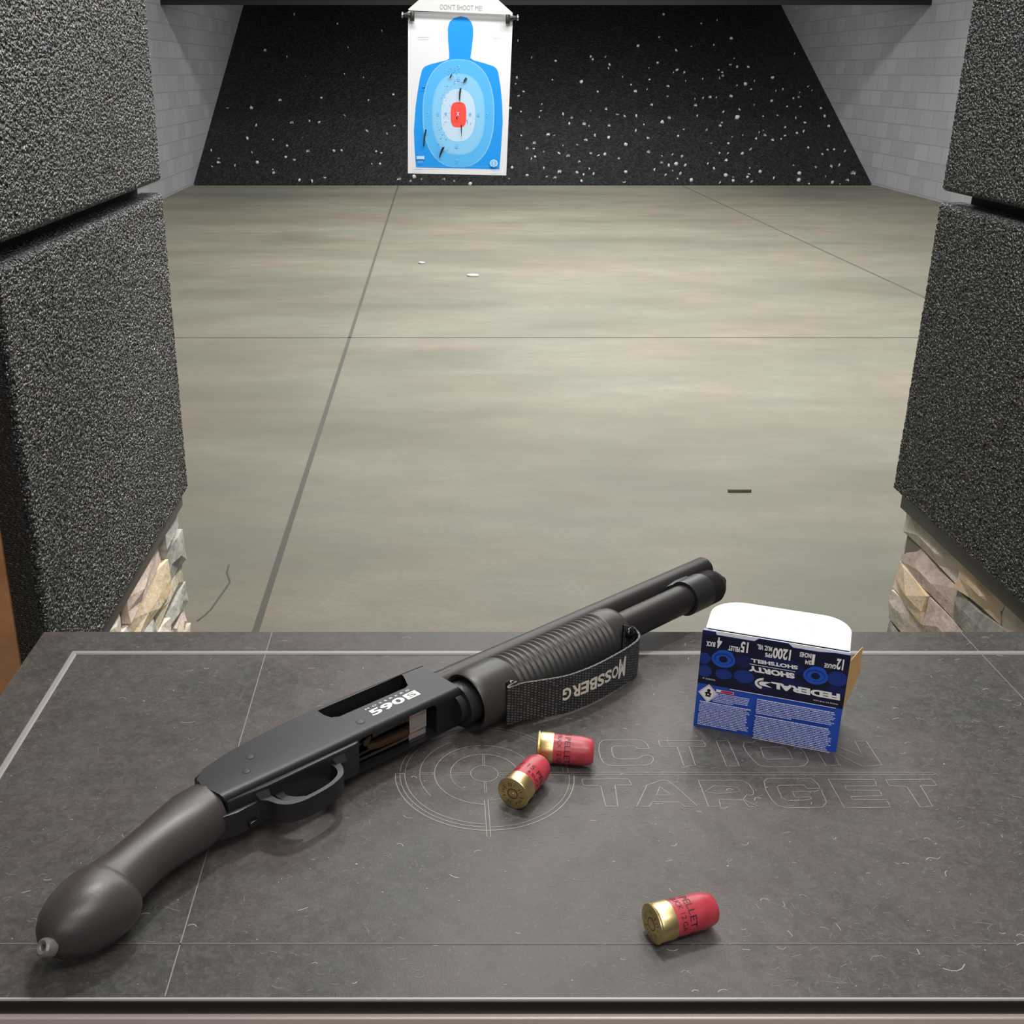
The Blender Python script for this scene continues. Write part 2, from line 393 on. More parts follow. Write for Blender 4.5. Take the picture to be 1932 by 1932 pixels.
# ------------------------------------------------------------------ booth dividers
def panel(y0, y1, z0, z1, xf_, thick, side, label):
    """thick black rubber-granule panel; xf_ is the inner face"""
    xs = (xf_ - thick, xf_) if side < 0 else (xf_, xf_ + thick)
    g = .0013; rr = .008; ny = int((y1-y0)/g); nz = int((z1-z0)/g)
    rng = np.random.default_rng(int(z0*1000) + 500 + side); cell = .0036
    Y, Z = np.meshgrid(np.linspace(y0, y1, ny), np.linspace(z0, z1, nz), indexing='ij')
    gy = int((y1-y0)/cell)+6; gz = int((z1-z0)/cell)+6
    jy = rng.uniform(.05, .95, (gy, gz)); jz = rng.uniform(.05, .95, (gy, gz)); jh = rng.uniform(0, 1, (gy, gz))
    cy = (Y-y0)/cell + 2; cz = (Z-z0)/cell + 2; iy = cy.astype(int); iz = cz.astype(int)
    best = np.full(Y.shape, 9.); hh = np.zeros(Y.shape)
    for a in (-1, 0, 1):
        for b in (-1, 0, 1):
            d = np.hypot(iy+a+jy[iy+a, iz+b]-cy, iz+b+jz[iy+a, iz+b]-cz); m = d < best
            best = np.where(m, d, best); hh = np.where(m, jh[iy+a, iz+b], hh)
    h = .0022*np.sqrt(np.clip(1-(best/.85)**2, 0, 1)) + .0012*hh - .0022
    e = np.minimum(np.minimum(Y-y0, y1-Y), np.minimum(Z-z0, z1-Z)); k = np.clip(rr-e, 0, rr)
    X = xf_ - side*(-1)*0 + (h - (rr - np.sqrt(rr*rr - k*k*.999)))*(-side)
    co_ = np.stack([X, Y, Z], -1).reshape(-1, 3).astype(np.float32)
    idx = np.arange(ny*nz).reshape(ny, nz); q = np.stack([idx[:-1, :-1], idx[1:, :-1], idx[1:, 1:], idx[:-1, 1:]], -1).reshape(-1, 4)
    if side > 0: q = q[:, ::-1]
    nb = len(co_); b0, b1 = sorted((xf_ + side*rr*.7, xf_ + side*thick))
    bx = np.array([(x, y, z) for x in (b0, b1) for y in (y0, y1) for z in (z0, z1)], np.float32)
    bq = np.array([(0, 1, 3, 2), (4, 6, 7, 5), (0, 4, 5, 1), (2, 3, 7, 6), (0, 2, 6, 4), (1, 5, 7, 3)]) + nb
    V = np.concatenate([co_, bx]); Q = np.concatenate([q, bq]).astype(np.int32)
    me = bpy.data.meshes.new('acoustic_panel'); me.vertices.add(len(V)); me.vertices.foreach_set('co', V.ravel())
    me.loops.add(Q.size); me.loops.foreach_set('vertex_index', Q.ravel()); me.polygons.add(len(Q))
    me.polygons.foreach_set('loop_start', np.arange(0, Q.size, 4, dtype=np.int32)); me.polygons.foreach_set('loop_total', np.full(len(Q), 4, np.int32))
    me.update(calc_edges=True)
    me.materials.append(M['rubber_panel']); me.materials.append(M['rubber_cut'])
    me.polygons.foreach_set('material_index', np.concatenate([np.zeros(len(q), np.int32), np.ones(6, np.int32)])); sm = np.ones(len(Q), bool); sm[-6:] = False; me.polygons.foreach_set('use_smooth', sm)
    o = bpy.data.objects.new('acoustic_panel', me); COL.objects.link(o)
    tag(o, label, 'acoustic panel', 'rubber panels on the booth dividers')
    return o
def dividers():
    panel(.862, 1.428, -.083, .310, -.338, .027, -1, 'lower black rubber granule panel on the left booth divider, above the pale stone')
    panel(.862, 1.428, .324, .95, -.338, .027, -1, 'upper black rubber granule panel on the left booth divider, above the dark gap')
    panel(.862, 1.436, -.086, .298, .632, .03, 1, 'lower black rubber granule panel on the right booth divider, above the pale stone')
    panel(.862, 1.436, .312, .95, .632, .03, 1, 'upper black rubber granule panel on the right booth divider, above the dark gap')
    for nm, x0, x1 in (('wall_booth_left', -.47, -.366), ('wall_booth_right', .663, .77)):
        bm = BM(); box(bm, x0, x1, .872, 1.415, FZ, 1.0, mi=1); box(bm, x0, x1, .860, .872, FZ, 1.0); tag(link(nm, bm, ['brown_board', 'channel_black'], smooth=False), kind='structure')
    for nm, x0, x1, zt in (('trim_2', -.366, -.346, -.084), ('trim_3', .640, .663, -.087)):
        bm = BM(); box(bm, x0, x1, .864, 1.42, zt-.020, zt, .001); tag(link(nm, bm, 'channel'), kind='structure')
    mats = ['stone_pink', 'stone_cream', 'stone_grey', 'stone_olive', 'stone_ochre', 'mortar']
    for nm, xw, sd, zt, seed in (('wall_stone_left', -.352, 1, -.104, 3), ('wall_stone_right', .650, -1, -.107, 11)):
        r = random.Random(seed); bm = BM()
        box(bm, min(xw-sd*.012, xw-sd*.006), max(xw-sd*.012, xw-sd*.006), .87, 1.418, FZ, zt, mi=5)
        z = zt
        while z > FZ + .02:
            h = r.uniform(.030, .052); z1 = max(z - h, FZ + .001); y = 1.424 + r.uniform(-.002, .010)
            while y > .88:
                L = r.uniform(.07, .19); y0 = max(y - L, .868)
                d = r.uniform(.007, .012); mi = r.choices(range(5), (5, 5, 3, 2, 2))[0]
                tilt = r.uniform(-.006, .006); g = .0012
                # chipped slab: front face is an irregular faceted plane
                ys = [y0+g, y0+(y-y0)*r.uniform(.3, .45), y0+(y-y0)*r.uniform(.6, .8), y-g]; zs = [z1+g, (z+z1)/2 + r.uniform(-.006, .006), z-g]
                gv = [[None]*3 for _ in range(4)]
                for i in range(4):
                    for j in range(3):
                        edge = (i in (0, 3)) or (j in (0, 2))
                        dz = (r.uniform(-.003, .003) if j != 2 or z < zt else 0) if 0 < i < 3 else 0
                        dd = d + r.uniform(-.003, .003) - (.004 if edge else 0) + tilt*(i-1.5)/1.5
                        gv[i][j] = bm.verts.new((xw + sd*(dd - .008), ys[i] + (r.uniform(-.003, .003) if j == 1 else 0), zs[j] + dz))
                back = [[bm.verts.new((xw - sd*.010, gv[i][j].co.y, gv[i][j].co.z)) for j in range(3)] for i in range(4)]
                for i in range(3):
                    for j in range(2):
                        if r.random() < .5:
                            bm.faces.new((gv[i][j], gv[i+1][j], gv[i+1][j+1])).material_index = mi; bm.faces.new((gv[i][j], gv[i+1][j+1], gv[i][j+1])).material_index = mi
                        else:
                            bm.faces.new((gv[i][j], gv[i+1][j], gv[i][j+1])).material_index = mi; bm.faces.new((gv[i+1][j], gv[i+1][j+1], gv[i][j+1])).material_index = mi
                for i in range(3):
                    for j in (0, 2): bm.faces.new((gv[i][j], gv[i+1][j], back[i+1][j], back[i][j])).material_index = mi
                for j in range(2):
                    for i in (0, 3): bm.faces.new((gv[i][j], gv[i][j+1], back[i][j+1], back[i][j])).material_index = mi
                y = y0
            z = z1
        tag(link(nm, bm, mats, smooth=False), kind='structure')
dividers()

# ------------------------------------------------------------------ bench
BX0, BX1, BY0, BY1 = -.338, .632, .444, .853
def bench():
    root = empty('shooting_bench', (.147, .65, -.03)); tag(root, 'black scuffed shooting bench top with embossed lettering and a pale metal front rail', 'bench')
    inv = Matrix.Translation(-Vector(root.location))
    bm = BM(); box(bm, BX0, BX1-.001, BY0, BY1, -.010, 0, .0012, 2)
    mats = ['bench_black', 'scuff', 'scuff_faint', 'seam', 'seam_dark', 'engraving', 'edge_highlight']
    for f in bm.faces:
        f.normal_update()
        if -.98 < f.normal.y < -.2 and f.normal.z > .2: f.material_index = 6  # front bevel carries its light line as paler colour
    # seams between the sections
    z = .00008
    ribbon(bm, [(-.1412, BY0+.002), (-.1405, BY1-.001)], .0007, z, 3)
    ribbon(bm, [(.4545, BY0+.002), (.4545, BY1-.001)], .0007, z, 3)
    ribbon(bm, [(BX0+.001, .4830), (BX1-.002, .4830)], .0007, z, 4)
    ribbon(bm, [(BX0+.001, .4838), (BX1-.002, .4838)], .0006, z, 2)
    # scuffs and specks
    for i in range(3400):
        x = R.uniform(BX0+.01, BX1-.01)
        if R.random() < .55: x = R.uniform(.1, BX1-.01)
        y = R.uniform(BY0+.006, BY1-.006)
        a = R.uniform(-.5, .5) + (PI*.5 if R.random() < .12 else 0); L = R.uniform(.0015, .0065)*(2.2 if R.random() < .05 else 1); k = R.uniform(-.9, .9)
        pts = [(x + L*(s-.5)*math.cos(a+k*(s-.5)), y + L*(s-.5)*math.sin(a+k*(s-.5)) + k*L*.2*(s-.5)**2*4) for s in (0, .25, .5, .75, 1)]
        if min(p[0] for p in pts) < BX0+.002 or max(p[0] for p in pts) > BX1-.003: continue
        ribbon(bm, pts, R.uniform(.0002, .0006), z + i*1e-8, 1 if R.random() < .09 else 2)
    for i in range(420):
        x = R.uniform(BX0+.01, BX1-.01); y = R.uniform(BY0+.006, BY1-.006); s = R.uniform(.00018, .0005)*(1.6 if R.random() < .06 else 1)
        poly(bm, [(x+s*math.cos(q), y+s*math.sin(q), z+.0001) for q in [j*PI/3 for j in range(6)]], 1)
    xf(bm.verts, inv); link('bench_top', bm, mats, root, angle=40)
    # raised border ridge
    bm = BM(); w = .0055; yb = .8145; xl = -.3000
    def ridge(pts):
        vs = []
        for (x, y, nx, ny) in pts:
            vs.append([bm.verts.new((x + nx*o_, y + ny*o_, z_)) for o_, z_ in ((-w/2, .0001), (-w/2+.0012, .0012), (w/2-.0012, .0012), (w/2, .0001))])
        for p, q in zip(vs, vs[1:]):
            for i in range(3): bm.faces.new((p[i], p[i+1], q[i+1], q[i]))
    xr = .628
    ridge([(xl, BY0+.012, -1, 0), (xl, yb, -1, 1), (xr, yb, 0, 1)])
    xf(bm.verts, inv); link('border_ridge', bm, 'bench_ridge', root, smooth=False)['label'] = 'pale raised border ridge'
    # embossed logo and lettering
    bm = BM(); Z = .00018
    cx, cy = .0343, .6438
    def arc(r, a0, a1, w=.0005):
        k = max(6, int(abs(a1-a0)/4)); ribbon(bm, [(cx + r*math.cos(math.radians(a0 + (a1-a0)*i/k)), cy + r*math.sin(math.radians(a0 + (a1-a0)*i/k))) for i in range(k+1)], w, Z)
    arc(.0614, 180, 358, .0006); arc(.0582, 180, 268); arc(.0548, 180, 268); arc(.0582, 272, 358, .0004); arc(.0582, 2, 178, .0004); arc(.0548, 2, 178, .0003)
    arc(.0446, 120, 215, .0004); arc(.0344, 92, 268); arc(.0344, 2, 88, .0004); arc(.0234, 2, 178); arc(.0234, 178, 235, .0003); arc(.0300, 272, 330, .0004); arc(.0094, 0, 360, .0004)
    def ln(x0, y0, x1, y1, w=.0005): ribbon(bm, [(cx+x0, cy+y0), (cx+x1, cy+y1)], w, Z+.00002)
    for s in (-.0006, .0006):
        ln(-.0234, s, -.0094, s, .0003); ln(.0094, s, .0234, s, .0003); ln(-.0446, s*1.5, -.0344, s*1.5, .0004)
        ln(s, .0094, s, .0234, .0003); ln(s, -.0094, s, -.022, .0003)
    for s in (-.0012, .0012): ln(s, -.030, s, -.068, .0004)
    ln(-.0614, .0002, -.0548, .0002)
    for dy in (.0012, -.0012): ribbon(bm, [(cx+.0350, cy+dy), (.3440, .6438+dy)], .0004, Z)
    ribbon(bm, [(.3440, .6450), (.3462, .6426)], .0004, Z)
    # letter outlines, measured on the bench plane in letter units
    def stroke(pts, w=.00048, closed=True):
        P = [atz(u, v) for u, v in pts]
        if closed: P = P + [P[0]]
        Q = []
        for a, b in zip(P, P[1:]):
            Q += [a, a.lerp(b, .5)]
        Q.append(P[-1]); ribbon(bm, Q, w, Z)
    def zl(x, y): return (1080 + x/5.367, 1380 + y/5.367)
    def zr(x, y): return (1420 + x/5.084, 1380 + y/5.084)
    L = lambda f, s: [f(*p) for p in s]
    stroke(L(zl, [(330, 88), (300, 96), (272, 125), (268, 195), (285, 270), (320, 325), (380, 348), (740, 345), (790, 330), (820, 295), (815, 262), (790, 248), (720, 248), (690, 262), (650, 282), (460, 282), (420, 262), (398, 200), (400, 165), (430, 152), (630, 150), (665, 178), (778, 178), (755, 130), (715, 96), (680, 88)]))
    stroke(L(zl, [(872, 95), (1320, 95), (1345, 130), (1345, 155), (1180, 152), (1245, 345), (1130, 350), (1060, 158), (888, 155)]))
    stroke(L(zl, [(1455, 95), (1575, 95), (1690, 350), (1560, 352)]))
    stroke(L(zr, [(20, 90), (5, 110), (-80, 100), (-90, 140), (-60, 200), (0, 270), (60, 325), (130, 342), (440, 340), (500, 325), (535, 285), (500, 210), (455, 155), (400, 110), (330, 90)]))
    stroke(L(zr, [(75, 155), (300, 152), (350, 190), (385, 265), (140, 268), (105, 245)]))
    stroke(L(zr, [(560, 95), (700, 95), (1065, 250), (980, 95), (1090, 95), (1240, 325), (1055, 338), (770, 195), (832, 325), (705, 330)]))
    stroke(L(zl, [(95, 485), (570, 485), (600, 545), (430, 545), (460, 760), (340, 762), (285, 555), (110, 545)]))
    stroke(L(zl, [(755, 545), (890, 500), (960, 498), (1045, 560), (1265, 758), (1140, 765), (1080, 718), (810, 715), (780, 762), (650, 765)]))
    stroke(L(zl, [(885, 562), (1000, 648), (850, 648)]))
    stroke(L(zl, [(1275, 497), (1720, 497), (1790, 540), (1835, 610), (1830, 640), (1800, 650), (1765, 645), (1725, 690), (1890, 765), (1785, 765), (1735, 700), (1485, 690), (1500, 762), (1380, 765)]))
    stroke(L(zl, [(1430, 552), (1670, 568), (1700, 610), (1470, 632), (1340, 612)]), .0004)
    stroke(L(zr, [(110, 480), (140, 455), (560, 452), (620, 500), (650, 548), (520, 548), (490, 515), (255, 518), (235, 535), (280, 640), (330, 665), (480, 662), (565, 650), (550, 628), (410, 635), (380, 580), (600, 575), (655, 560), (710, 680), (670, 728), (330, 735), (240, 715), (180, 655), (125, 560)]))
    stroke(L(zr, [(725, 460), (1170, 462), (1190, 525), (885, 525), (905, 565), (1220, 568), (1240, 620), (940, 625), (960, 658), (1285, 655), (1322, 728), (880, 735)]))
    stroke(L(zr, [(1275, 465), (1720, 460), (1765, 518), (1610, 522), (1725, 720), (1610, 730), (1480, 535), (1310, 520)]))
    xf(bm.verts, inv); o = link('embossed_lettering', bm, 'engraving', root, smooth=False); o['label'] = 'pale embossed lettering and crosshair rings'
    # core under the top and metal front rail
    bm = BM(); box(bm, BX0+.004, BX1-.006, BY0+.004, BY1-.004, -.040, -.010); xf(bm.verts, inv); link('bench_core', bm, 'bench_edge', root, smooth=False)
    bm = BM(); box(bm, BX0, BX1-.002, BY0-.0035, BY0+.004, -.045, -.0095, .0012, 3); xf(bm.verts, inv); link('front_rail', bm, 'trim_metal', root)['label'] = 'pale metal front rail'
    bm = BM(); box(bm, BX0+.0005, BX1-.002, BY0-.0006, BY0+.0005, -.0094, -.0013); xf(bm.verts, inv); link('edge_strip', bm, 'bench_edge', root, smooth=False)
    for x0 in (BX0+.005, BX1-.045):
        bm = BM(); box(bm, x0, x0+.04, BY1-.06, BY1-.02, FZ+.001, -.0401, .002); xf(bm.verts, inv); link('leg', bm, 'channel', root)
bench()

# ------------------------------------------------------------------ shotgun
PH = math.radians(41.05); ZC = .0235
def shotgun():
    root = empty('shotgun', (-.1326, .5663, 0), (0, 0, PH)); tag(root, 'black short pump-action shotgun with curved grip lying across the bench', 'shotgun')
    def off(o): o.location = (0, 0, ZC); return o
    def P(name, bm, m, parent=root, **k):
        o = link(name, bm, m, parent, **k)
        if parent is root: off(o)
        return o
    T = .0165
    # receiver
    bm = BM()
    top = [(.196, .0405), (.10, .0405), (.075, .0395), (.05, .0372), (.025, .0335), (.006, .0285), (-.0015, .0262)]
    pts = [(-.0015, .0262), (-.0035, .013), (0, 0), (.002, -.0062), (.196, -.0062)] + top[:-1]
    prism(bm, pts, -T, T)
    es = [e for e in bm.edges if abs(e.verts[0].co.z - e.verts[1].co.z) < 1e-6]
    low = [e for e in es if max(v.co.y for v in e.verts) < .0 and abs(e.verts[0].co.x-e.verts[1].co.x) > .05]
    hi = [e for e in es if min(v.co.y for v in e.verts) > .02 and abs(e.verts[0].co.x-e.verts[1].co.x) > .004]
    bmesh.ops.bevel(bm, geom=hi, offset=.0045, segments=4, affect='EDGES', profile=.5)
    low = [e for e in bm.edges if abs(e.verts[0].co.z - e.verts[1].co.z) < 1e-6 and max(v.co.y for v in e.verts) < -.005 and abs(e.verts[0].co.x-e.verts[1].co.x) > .05]
    bmesh.ops.bevel(bm, geom=low, offset=.0060, segments=6, affect='EDGES', profile=.5)
    rc = P('receiver', bm, 'receiver_black')
    def cutter(f):
        b = BM(); f(b); return off(link('cut', b, 'deep_black', root))
    c1 = cutter(lambda b: prism(b, [(.101, .030), (.103, .024), (.108, .0212), (.166, .0208), (.1700, .0225), (.176, .0350), (.176, .0372), (.101, .0372)], .000, .03))
    c2 = cutter(lambda b: box(b, .1035, .1725, -.02, .020, -.0125, .0128, .0035, 3))
    c3 = cutter(lambda b: box(b, .15, .21, .004, .034, -.011, .011))
    bpy.context.view_layer.update(); boolean(rc, [c1, c2])
    bpy.data.objects.remove(c3)
    bm = BM(); lathe(bm, [(.095, .0001), (.095, .0105), (.176, .0105), (.176, .0001)], (0, .0265, -.0005)); box(bm, .135, .172, .0225, .0275, .0105, .0118, .0006); P('bolt', bm, 'deep_black')
    # things seen through the loading port
    bm = BM(); prism(bm, [(.1500, -.0030), (.1655, -.0030), (.1660, .006), (.1500, .006)], -.0045, .0115, .0012); prism(bm, [(.1500, -.0022), (.1655, -.0022), (.1655, .006), (.151, .006)], -.0125, -.0046, .001)
    P('shell_stop', bm, 'chrome')['label'] = 'bright steel block in the loading port'
    bm = BM(); prism(bm, [(.117, .002), (.126, -.0005), (.150, -.0018), (.150, .004), (.118, .006)], -.0060, -.0005, .0008); P('shell_lifter', bm, 'bronze')['label'] = 'brown worn shell lifter'
    bm = BM()
    sweep(bm, [(.1045, .002, -.0095), (.125, .0005, -.0085), (.150, -.0015, -.0070)], .0011, 8); sweep(bm, [(.1045, .003, -.0065), (.118, .0015, -.0045)], .0008, 8)
    P('action_bar', bm, 'dark_steel')
    bm = BM(); box(bm, .121, .150, .0015, .004, .0035, .0085, .0006); box(bm, .113, .1185, -.001, .004, .004, .0078, .001); lathe(bm, [(-.001, .0028), (.0015, .0028)], (.1135, 0, .0045), (0, -1, 0), 16); box(bm, .106, .112, .002, .0045, .001, .0055, .0006)
    P('port_latch', bm, 'dark_steel')
    # pins
    for (x, y, r) in ((.0360, .0205, .0026), (.0257, .0083, .0022), (.115, .0068, .0026)):
        bm = BM(); lathe(bm, [(0, r), (.0006, r*.95), (.0007, r*.3)], (x, y, T-.0004), (0, 0, 1), 20); lathe(bm, [(0, r*1.25), (.0002, r*1.22)], (x, y, T-.00005), (0, 0, 1), 20, mi=1); P('pin', bm, ['ring_black', 'deep_black'])
    # trigger housing
    bm = BM(); prism(bm, [(.0022, -.0078), (.0022, -.0030), (.0505, -.0030), (.0510, -.0050), (.1030, -.0030), (.1030, -.0070), (.098, -.0088), (.030, -.0088)], -.0115, .0128, .0012)
    prism(bm, [(-.006, -.009), (-.002, -.004), (.004, -.004), (.03, -.006), (.03, -.010), (.006, -.0115)], -.011, .006, .001)
    P('trigger_housing', bm, 'housing_black')
    def band(bm, outer, inner, z0, z1):
        # closed strip between two equally long open curves
        a = [(bm.verts.new((x, y, z0)), bm.verts.new((x, y, z1))) for x, y in outer]; b = [(bm.verts.new((x, y, z0)), bm.verts.new((x, y, z1))) for x, y in inner]
        for i in range(len(a)-1):
            bm.faces.new((a[i][0], a[i+1][0], a[i+1][1], a[i][1])); bm.faces.new((b[i][0], b[i+1][0], b[i+1][1], b[i][1]))
            bm.faces.new((a[i][0], a[i+1][0], b[i+1][0], b[i][0])); bm.faces.new((a[i][1], a[i+1][1], b[i+1][1], b[i][1]))
        for i in (0, -1): bm.faces.new((a[i][0], a[i][1], b[i][1], b[i][0]))
    bm = BM()
    out = [(.0195, -.0075), (.0225, -.0105), (.0262, -.0150), (.0290, -.0215), (.0345, -.0268), (.0430, -.0292), (.0560, -.0290), (.0680, -.0272), (.0775, -.0232), (.0822, -.0170), (.0845, -.0112), (.0905, -.0075)]
    inn = [(.0300, -.0075), (.0305, -.0100), (.0312, -.0148), (.0328, -.0196), (.0368, -.0238), (.0438, -.0262), (.0555, -.0262), (.0665, -.0246), (.0745, -.0210), (.0780, -.0160), (.0785, -.0112), (.0780, -.0075)]
    o2 = [tuple(p) for p in smoothpts([Vector((x, y)) for x, y in out], 5)]; i2 = [tuple(p) for p in smoothpts([Vector((x, y)) for x, y in inn], 5)]
    band(bm, o2, i2, -.0068, .0068)
    bmesh.ops.bevel(bm, geom=[e for e in bm.edges if abs(e.verts[0].co.z-e.verts[1].co.z) < 1e-7 and e.calc_length() < .009 and e.calc_face_angle(0) > 1.0], offset=.0007, segments=2, affect='EDGES')
    for xa, xb in ((.0200, .0310), (.0785, .0900)):
        v = [bm.verts.new(q) for q in ((xa, -.0070, .0126), (xb, -.0070, .0126), (xb-.001, -.0125, .0066), (xa+.003, -.0115, .0066), (xa, -.0070, .0060), (xb, -.0070, .0060), (xb-.001, -.0125, .0055), (xa+.003, -.0115, .0055))]
        for f in ((0, 1, 2, 3), (4, 7, 6, 5), (0, 4, 5, 1), (1, 5, 6, 2), (2, 6, 7, 3), (3, 7, 4, 0)): bm.faces.new([v[i] for i in f])
    P('trigger_guard', bm, 'housing_black')
    bm = BM()
    to = [(.0350, -.0075), (.0347, -.0130), (.0370, -.0185), (.0420, -.0222), (.0480, -.0235)]; ti = [(.0420, -.0075), (.0402, -.0120), (.0415, -.0165), (.0448, -.0200), (.0485, -.0222)]
    band(bm, [tuple(p) for p in smoothpts([Vector(p) for p in to], 5)], [tuple(p) for p in smoothpts([Vector(p) for p in ti], 5)], -.0035, .0038)
    P('trigger', bm, 'ring_black')
    bm = BM(); box(bm, .0130, .0205, -.0135, -.0088, -.0095, -.0050, .0016, 3); P('slide_release', bm, 'gloss_black')
    # grip: sections along a bent centre line, top and bottom radii differ
    SEC = [  # x, y, direction angle(deg) of the axis, up-radius, down-radius, half width
        (.0005, .0110, 180, .0157, .0200, .0163), (-.006, .0095, 184, .0172, .0205, .0170), (-.018, .0075, 190, .0172, .0215, .0172), (-.032, .0035, 197, .0160, .0205, .0168),
        (-.047, -.0015, 203, .0145, .0185, .0160), (-.060, -.0065, 207, .0145, .0180, .0158), (-.072, -.0118, 209, .0152, .0185, .0163), (-.0810, -.0155, 211, .0172, .0196, .0176),
        (-.0835, -.0168, 212, .0178, .0204, .0181), (-.0850, -.0176, 213, .0182, .0246, .0190), (-.0900, -.0200, 216, .0194, .0268, .0204), (-.0960, -.0235, 220, .0206, .0272, .0210), (-.1025, -.0275, 224, .0208, .0262, .0205),
        (-.1085, -.0315, 228, .0196, .0240, .0190), (-.1135, -.0350, 230, .0170, .0205, .0164), (-.1175, -.0380, 231, .0135, .0158, .0128), (-.1202, -.0400, 231, .0092, .0105, .0085), (-.1216, -.0411, 231, .0048, .0052, .0045), (-.1220, -.0414, 231, .0005, .0005, .0005)]
    bm = BM(); rings = []; K = 40
    for (x, y, a, ru, rd, hw) in SEC:
        a = math.radians(a); n = Vector((math.sin(a), -math.cos(a), 0))       # "up" of the section
        if n.y < 0: n = -n
        ring = []
        for i in range(K):
            q = 2*PI*i/K; c, s = math.cos(q), math.sin(q)
            e = .88 if x > -.02 else 1.
            cc = math.copysign(abs(c)**e, c); ss = math.copysign(abs(s)**e, s)
            ring.append(bm.verts.new(Vector((x, y, 0)) + n*(cc*(ru if c > 0 else rd)) + Vector((0, 0, ss*hw))))
        rings.append(ring)
    for p, q in zip(rings, rings[1:]):
        for i in range(K): bm.faces.new((p[i], p[(i+1) % K], q[(i+1) % K], q[i]))
    bm.faces.new(rings[0]); bm.faces.new(rings[-1])
    P('grip', bm, 'polymer', angle=50)['label'] = 'dark grey curved bird-head grip'
    bm = BM(); lathe(bm, [(-.0030, .0016), (-.0036, .0034), (-.0030, .0048), (0, .0053), (.0030, .0048), (.0040, .0036), (.0036, .0022), (.0030, .0017), (-.0030, .0016)], (-.1262, -.0392, .0015), (-.77, -.12, .62), 28, cap=False)
    P('swivel_stud', bm, 'swivel_grey')
    # barrel and magazine tube
    BY, TY = .0235, -.0010
    bm = BM(); lathe(bm, [(.190, .0125), (.215, .0122), (.30, .0114), (.5235, .0108), (.5245, .0104), (.5245, .0094), (.45, .0092)], (0, BY, .002), cap=False); P('barrel', bm, 'barrel_black')
    bm = BM(); lathe(bm, [(.190, .0125), (.49, .0125)], (0, TY, 0)); P('magazine_tube', bm, 'barrel_black')
    bm = BM(); lathe(bm, [(.196, .0130), (.196, .0162), (.216, .0162), (.216, .0130)], (0, TY, 0)); P('slide_sleeve', bm, 'ring_black')
    bm = BM(); lathe(bm, [(.462, .0128), (.462, .0155), (.4865, .0157), (.4865, .0128)], (0, TY, 0), cap=False)
    prism(bm, [(.452, .0115), (.456, .0130), (.470, .0150), (.486, .0150), (.486, .0115), (.462, .0110)], -.004, .0095, .0006)
    box(bm, .466, .486, .010, .020, -.005, .006, .001)
    P('barrel_ring', bm, 'ring_black')
    bm = BM(); prof = [(.4865, .0152)]
    for i in range(6): prof += [(.488+i*.0022, .0154), (.4886+i*.0022, .0150), (.4898+i*.0022, .0150), (.4900+i*.0022, .0154)]
    prof += [(.502, .0150), (.5065, .0130), (.510, .0105), (.512, .0070), (.5135, .0045), (.5150, .0050), (.5180, .0050), (.5192, .0035), (.5192, .0001)]
    lathe(bm, prof, (0, TY, 0), cap=False); P('magazine_cap', bm, 'barrel_black')
    # fore-end
    bm = BM(); prof = [(.2100, .0175), (.2040, .0190), (.2030, .0215), (.2045, .0224), (.212, .0226), (.236, .0226), (.2385, .0222)]
    g0, g1, ng = .2395, .3480, 19; dx = (g1-g0)/ng
    for i in range(ng):
        x = g0 + i*dx; prof += [(x, .0222), (x+dx*.18, .0208), (x+dx*.42, .0208), (x+dx*.60, .0224), (x+dx*.9, .0226)]
    prof += [(.349, .0222), (.351, .0224), (.362, .0222), (.3665, .0212), (.3685, .0190), (.3690, .0150), (.3690, .0127)]
    lathe(bm, prof, (0, TY-.001, 0), cap=False, seg=72); P('fore_end', bm, 'polymer_fore', angle=60)['label'] = 'ribbed dark fore-end'
    # text on the receiver
    bm = BM(); ex, ey = (1, .02, 0), (0, 1, 0)
    text_bm(bm, '590', (.1262, .0062, T), ex, ey, .0300, .0074, bold=.03)
    poly(bm, [(.1575, .0068, T), (.1690, .0070, T), (.1690, .0142, T), (.1575, .0140, T)])
    text_bm(bm, 'S', (.1600, .0082, T), ex, ey, .0066, .0046, mi=1, lift=.0001)
    text_bm(bm, 'MOSSBERG', (.1266, .0156, T), ex, ey, .0400, .0016, spacing=1.9)
    for v in bm.verts: v.co.z += .00012
    P('model_marking', bm, ['white_ink', 'receiver_black'], smooth=False)['label'] = 'white model lettering'
    bm = BM()   # fine engraving on the lower front face
    for i, (s, w_) in enumerate((('WARNING', .012), ('READ MANUAL', .018), ('BEFORE USE', .014))):
        text_bm(bm, s, (.1770+i*.0045, -.00432, .0110), (0, 0, -1), (1, 0, 0), w_, .0016)
    P('fine_engraving', bm, 'grey_ink', smooth=False)
    bm = BM()
    for i, (s, w_) in enumerate((('12 GA', .014), ('2 3/4 & 3 IN', .016))):
        text_bm(bm, s, (.200+.0005*i, .0262-.004*i, .0148), (1, 0, 0), (0, 1, -.35), w_*.7, .0018)
    P('barrel_engraving', bm, 'grey_ink', smooth=False)
    # hand strap: webbing band on edge, from the rear screw round to the front screw
    bot = [(953, 1352), (962, 1362), (985, 1364), (1020, 1357), (1060, 1346), (1110, 1327), (1150, 1306), (1185, 1284), (1200, 1270)]
    W = [atz(u, v, .003) for u, v in bot]
    mi = Matrix.Translation(Vector((-.1326, .5663, 0))) @ Matrix.Rotation(PH, 4, 'Z'); mi.invert()
    W = [mi @ w for w in W]
    A = W[0]
    path = [(.2330, -.0247), (.2265, -.0247), (.2238, -.0254), (.2250, -.0264), (.2370, -.0270)] + [(w.x, w.y) for w in W[3:]]
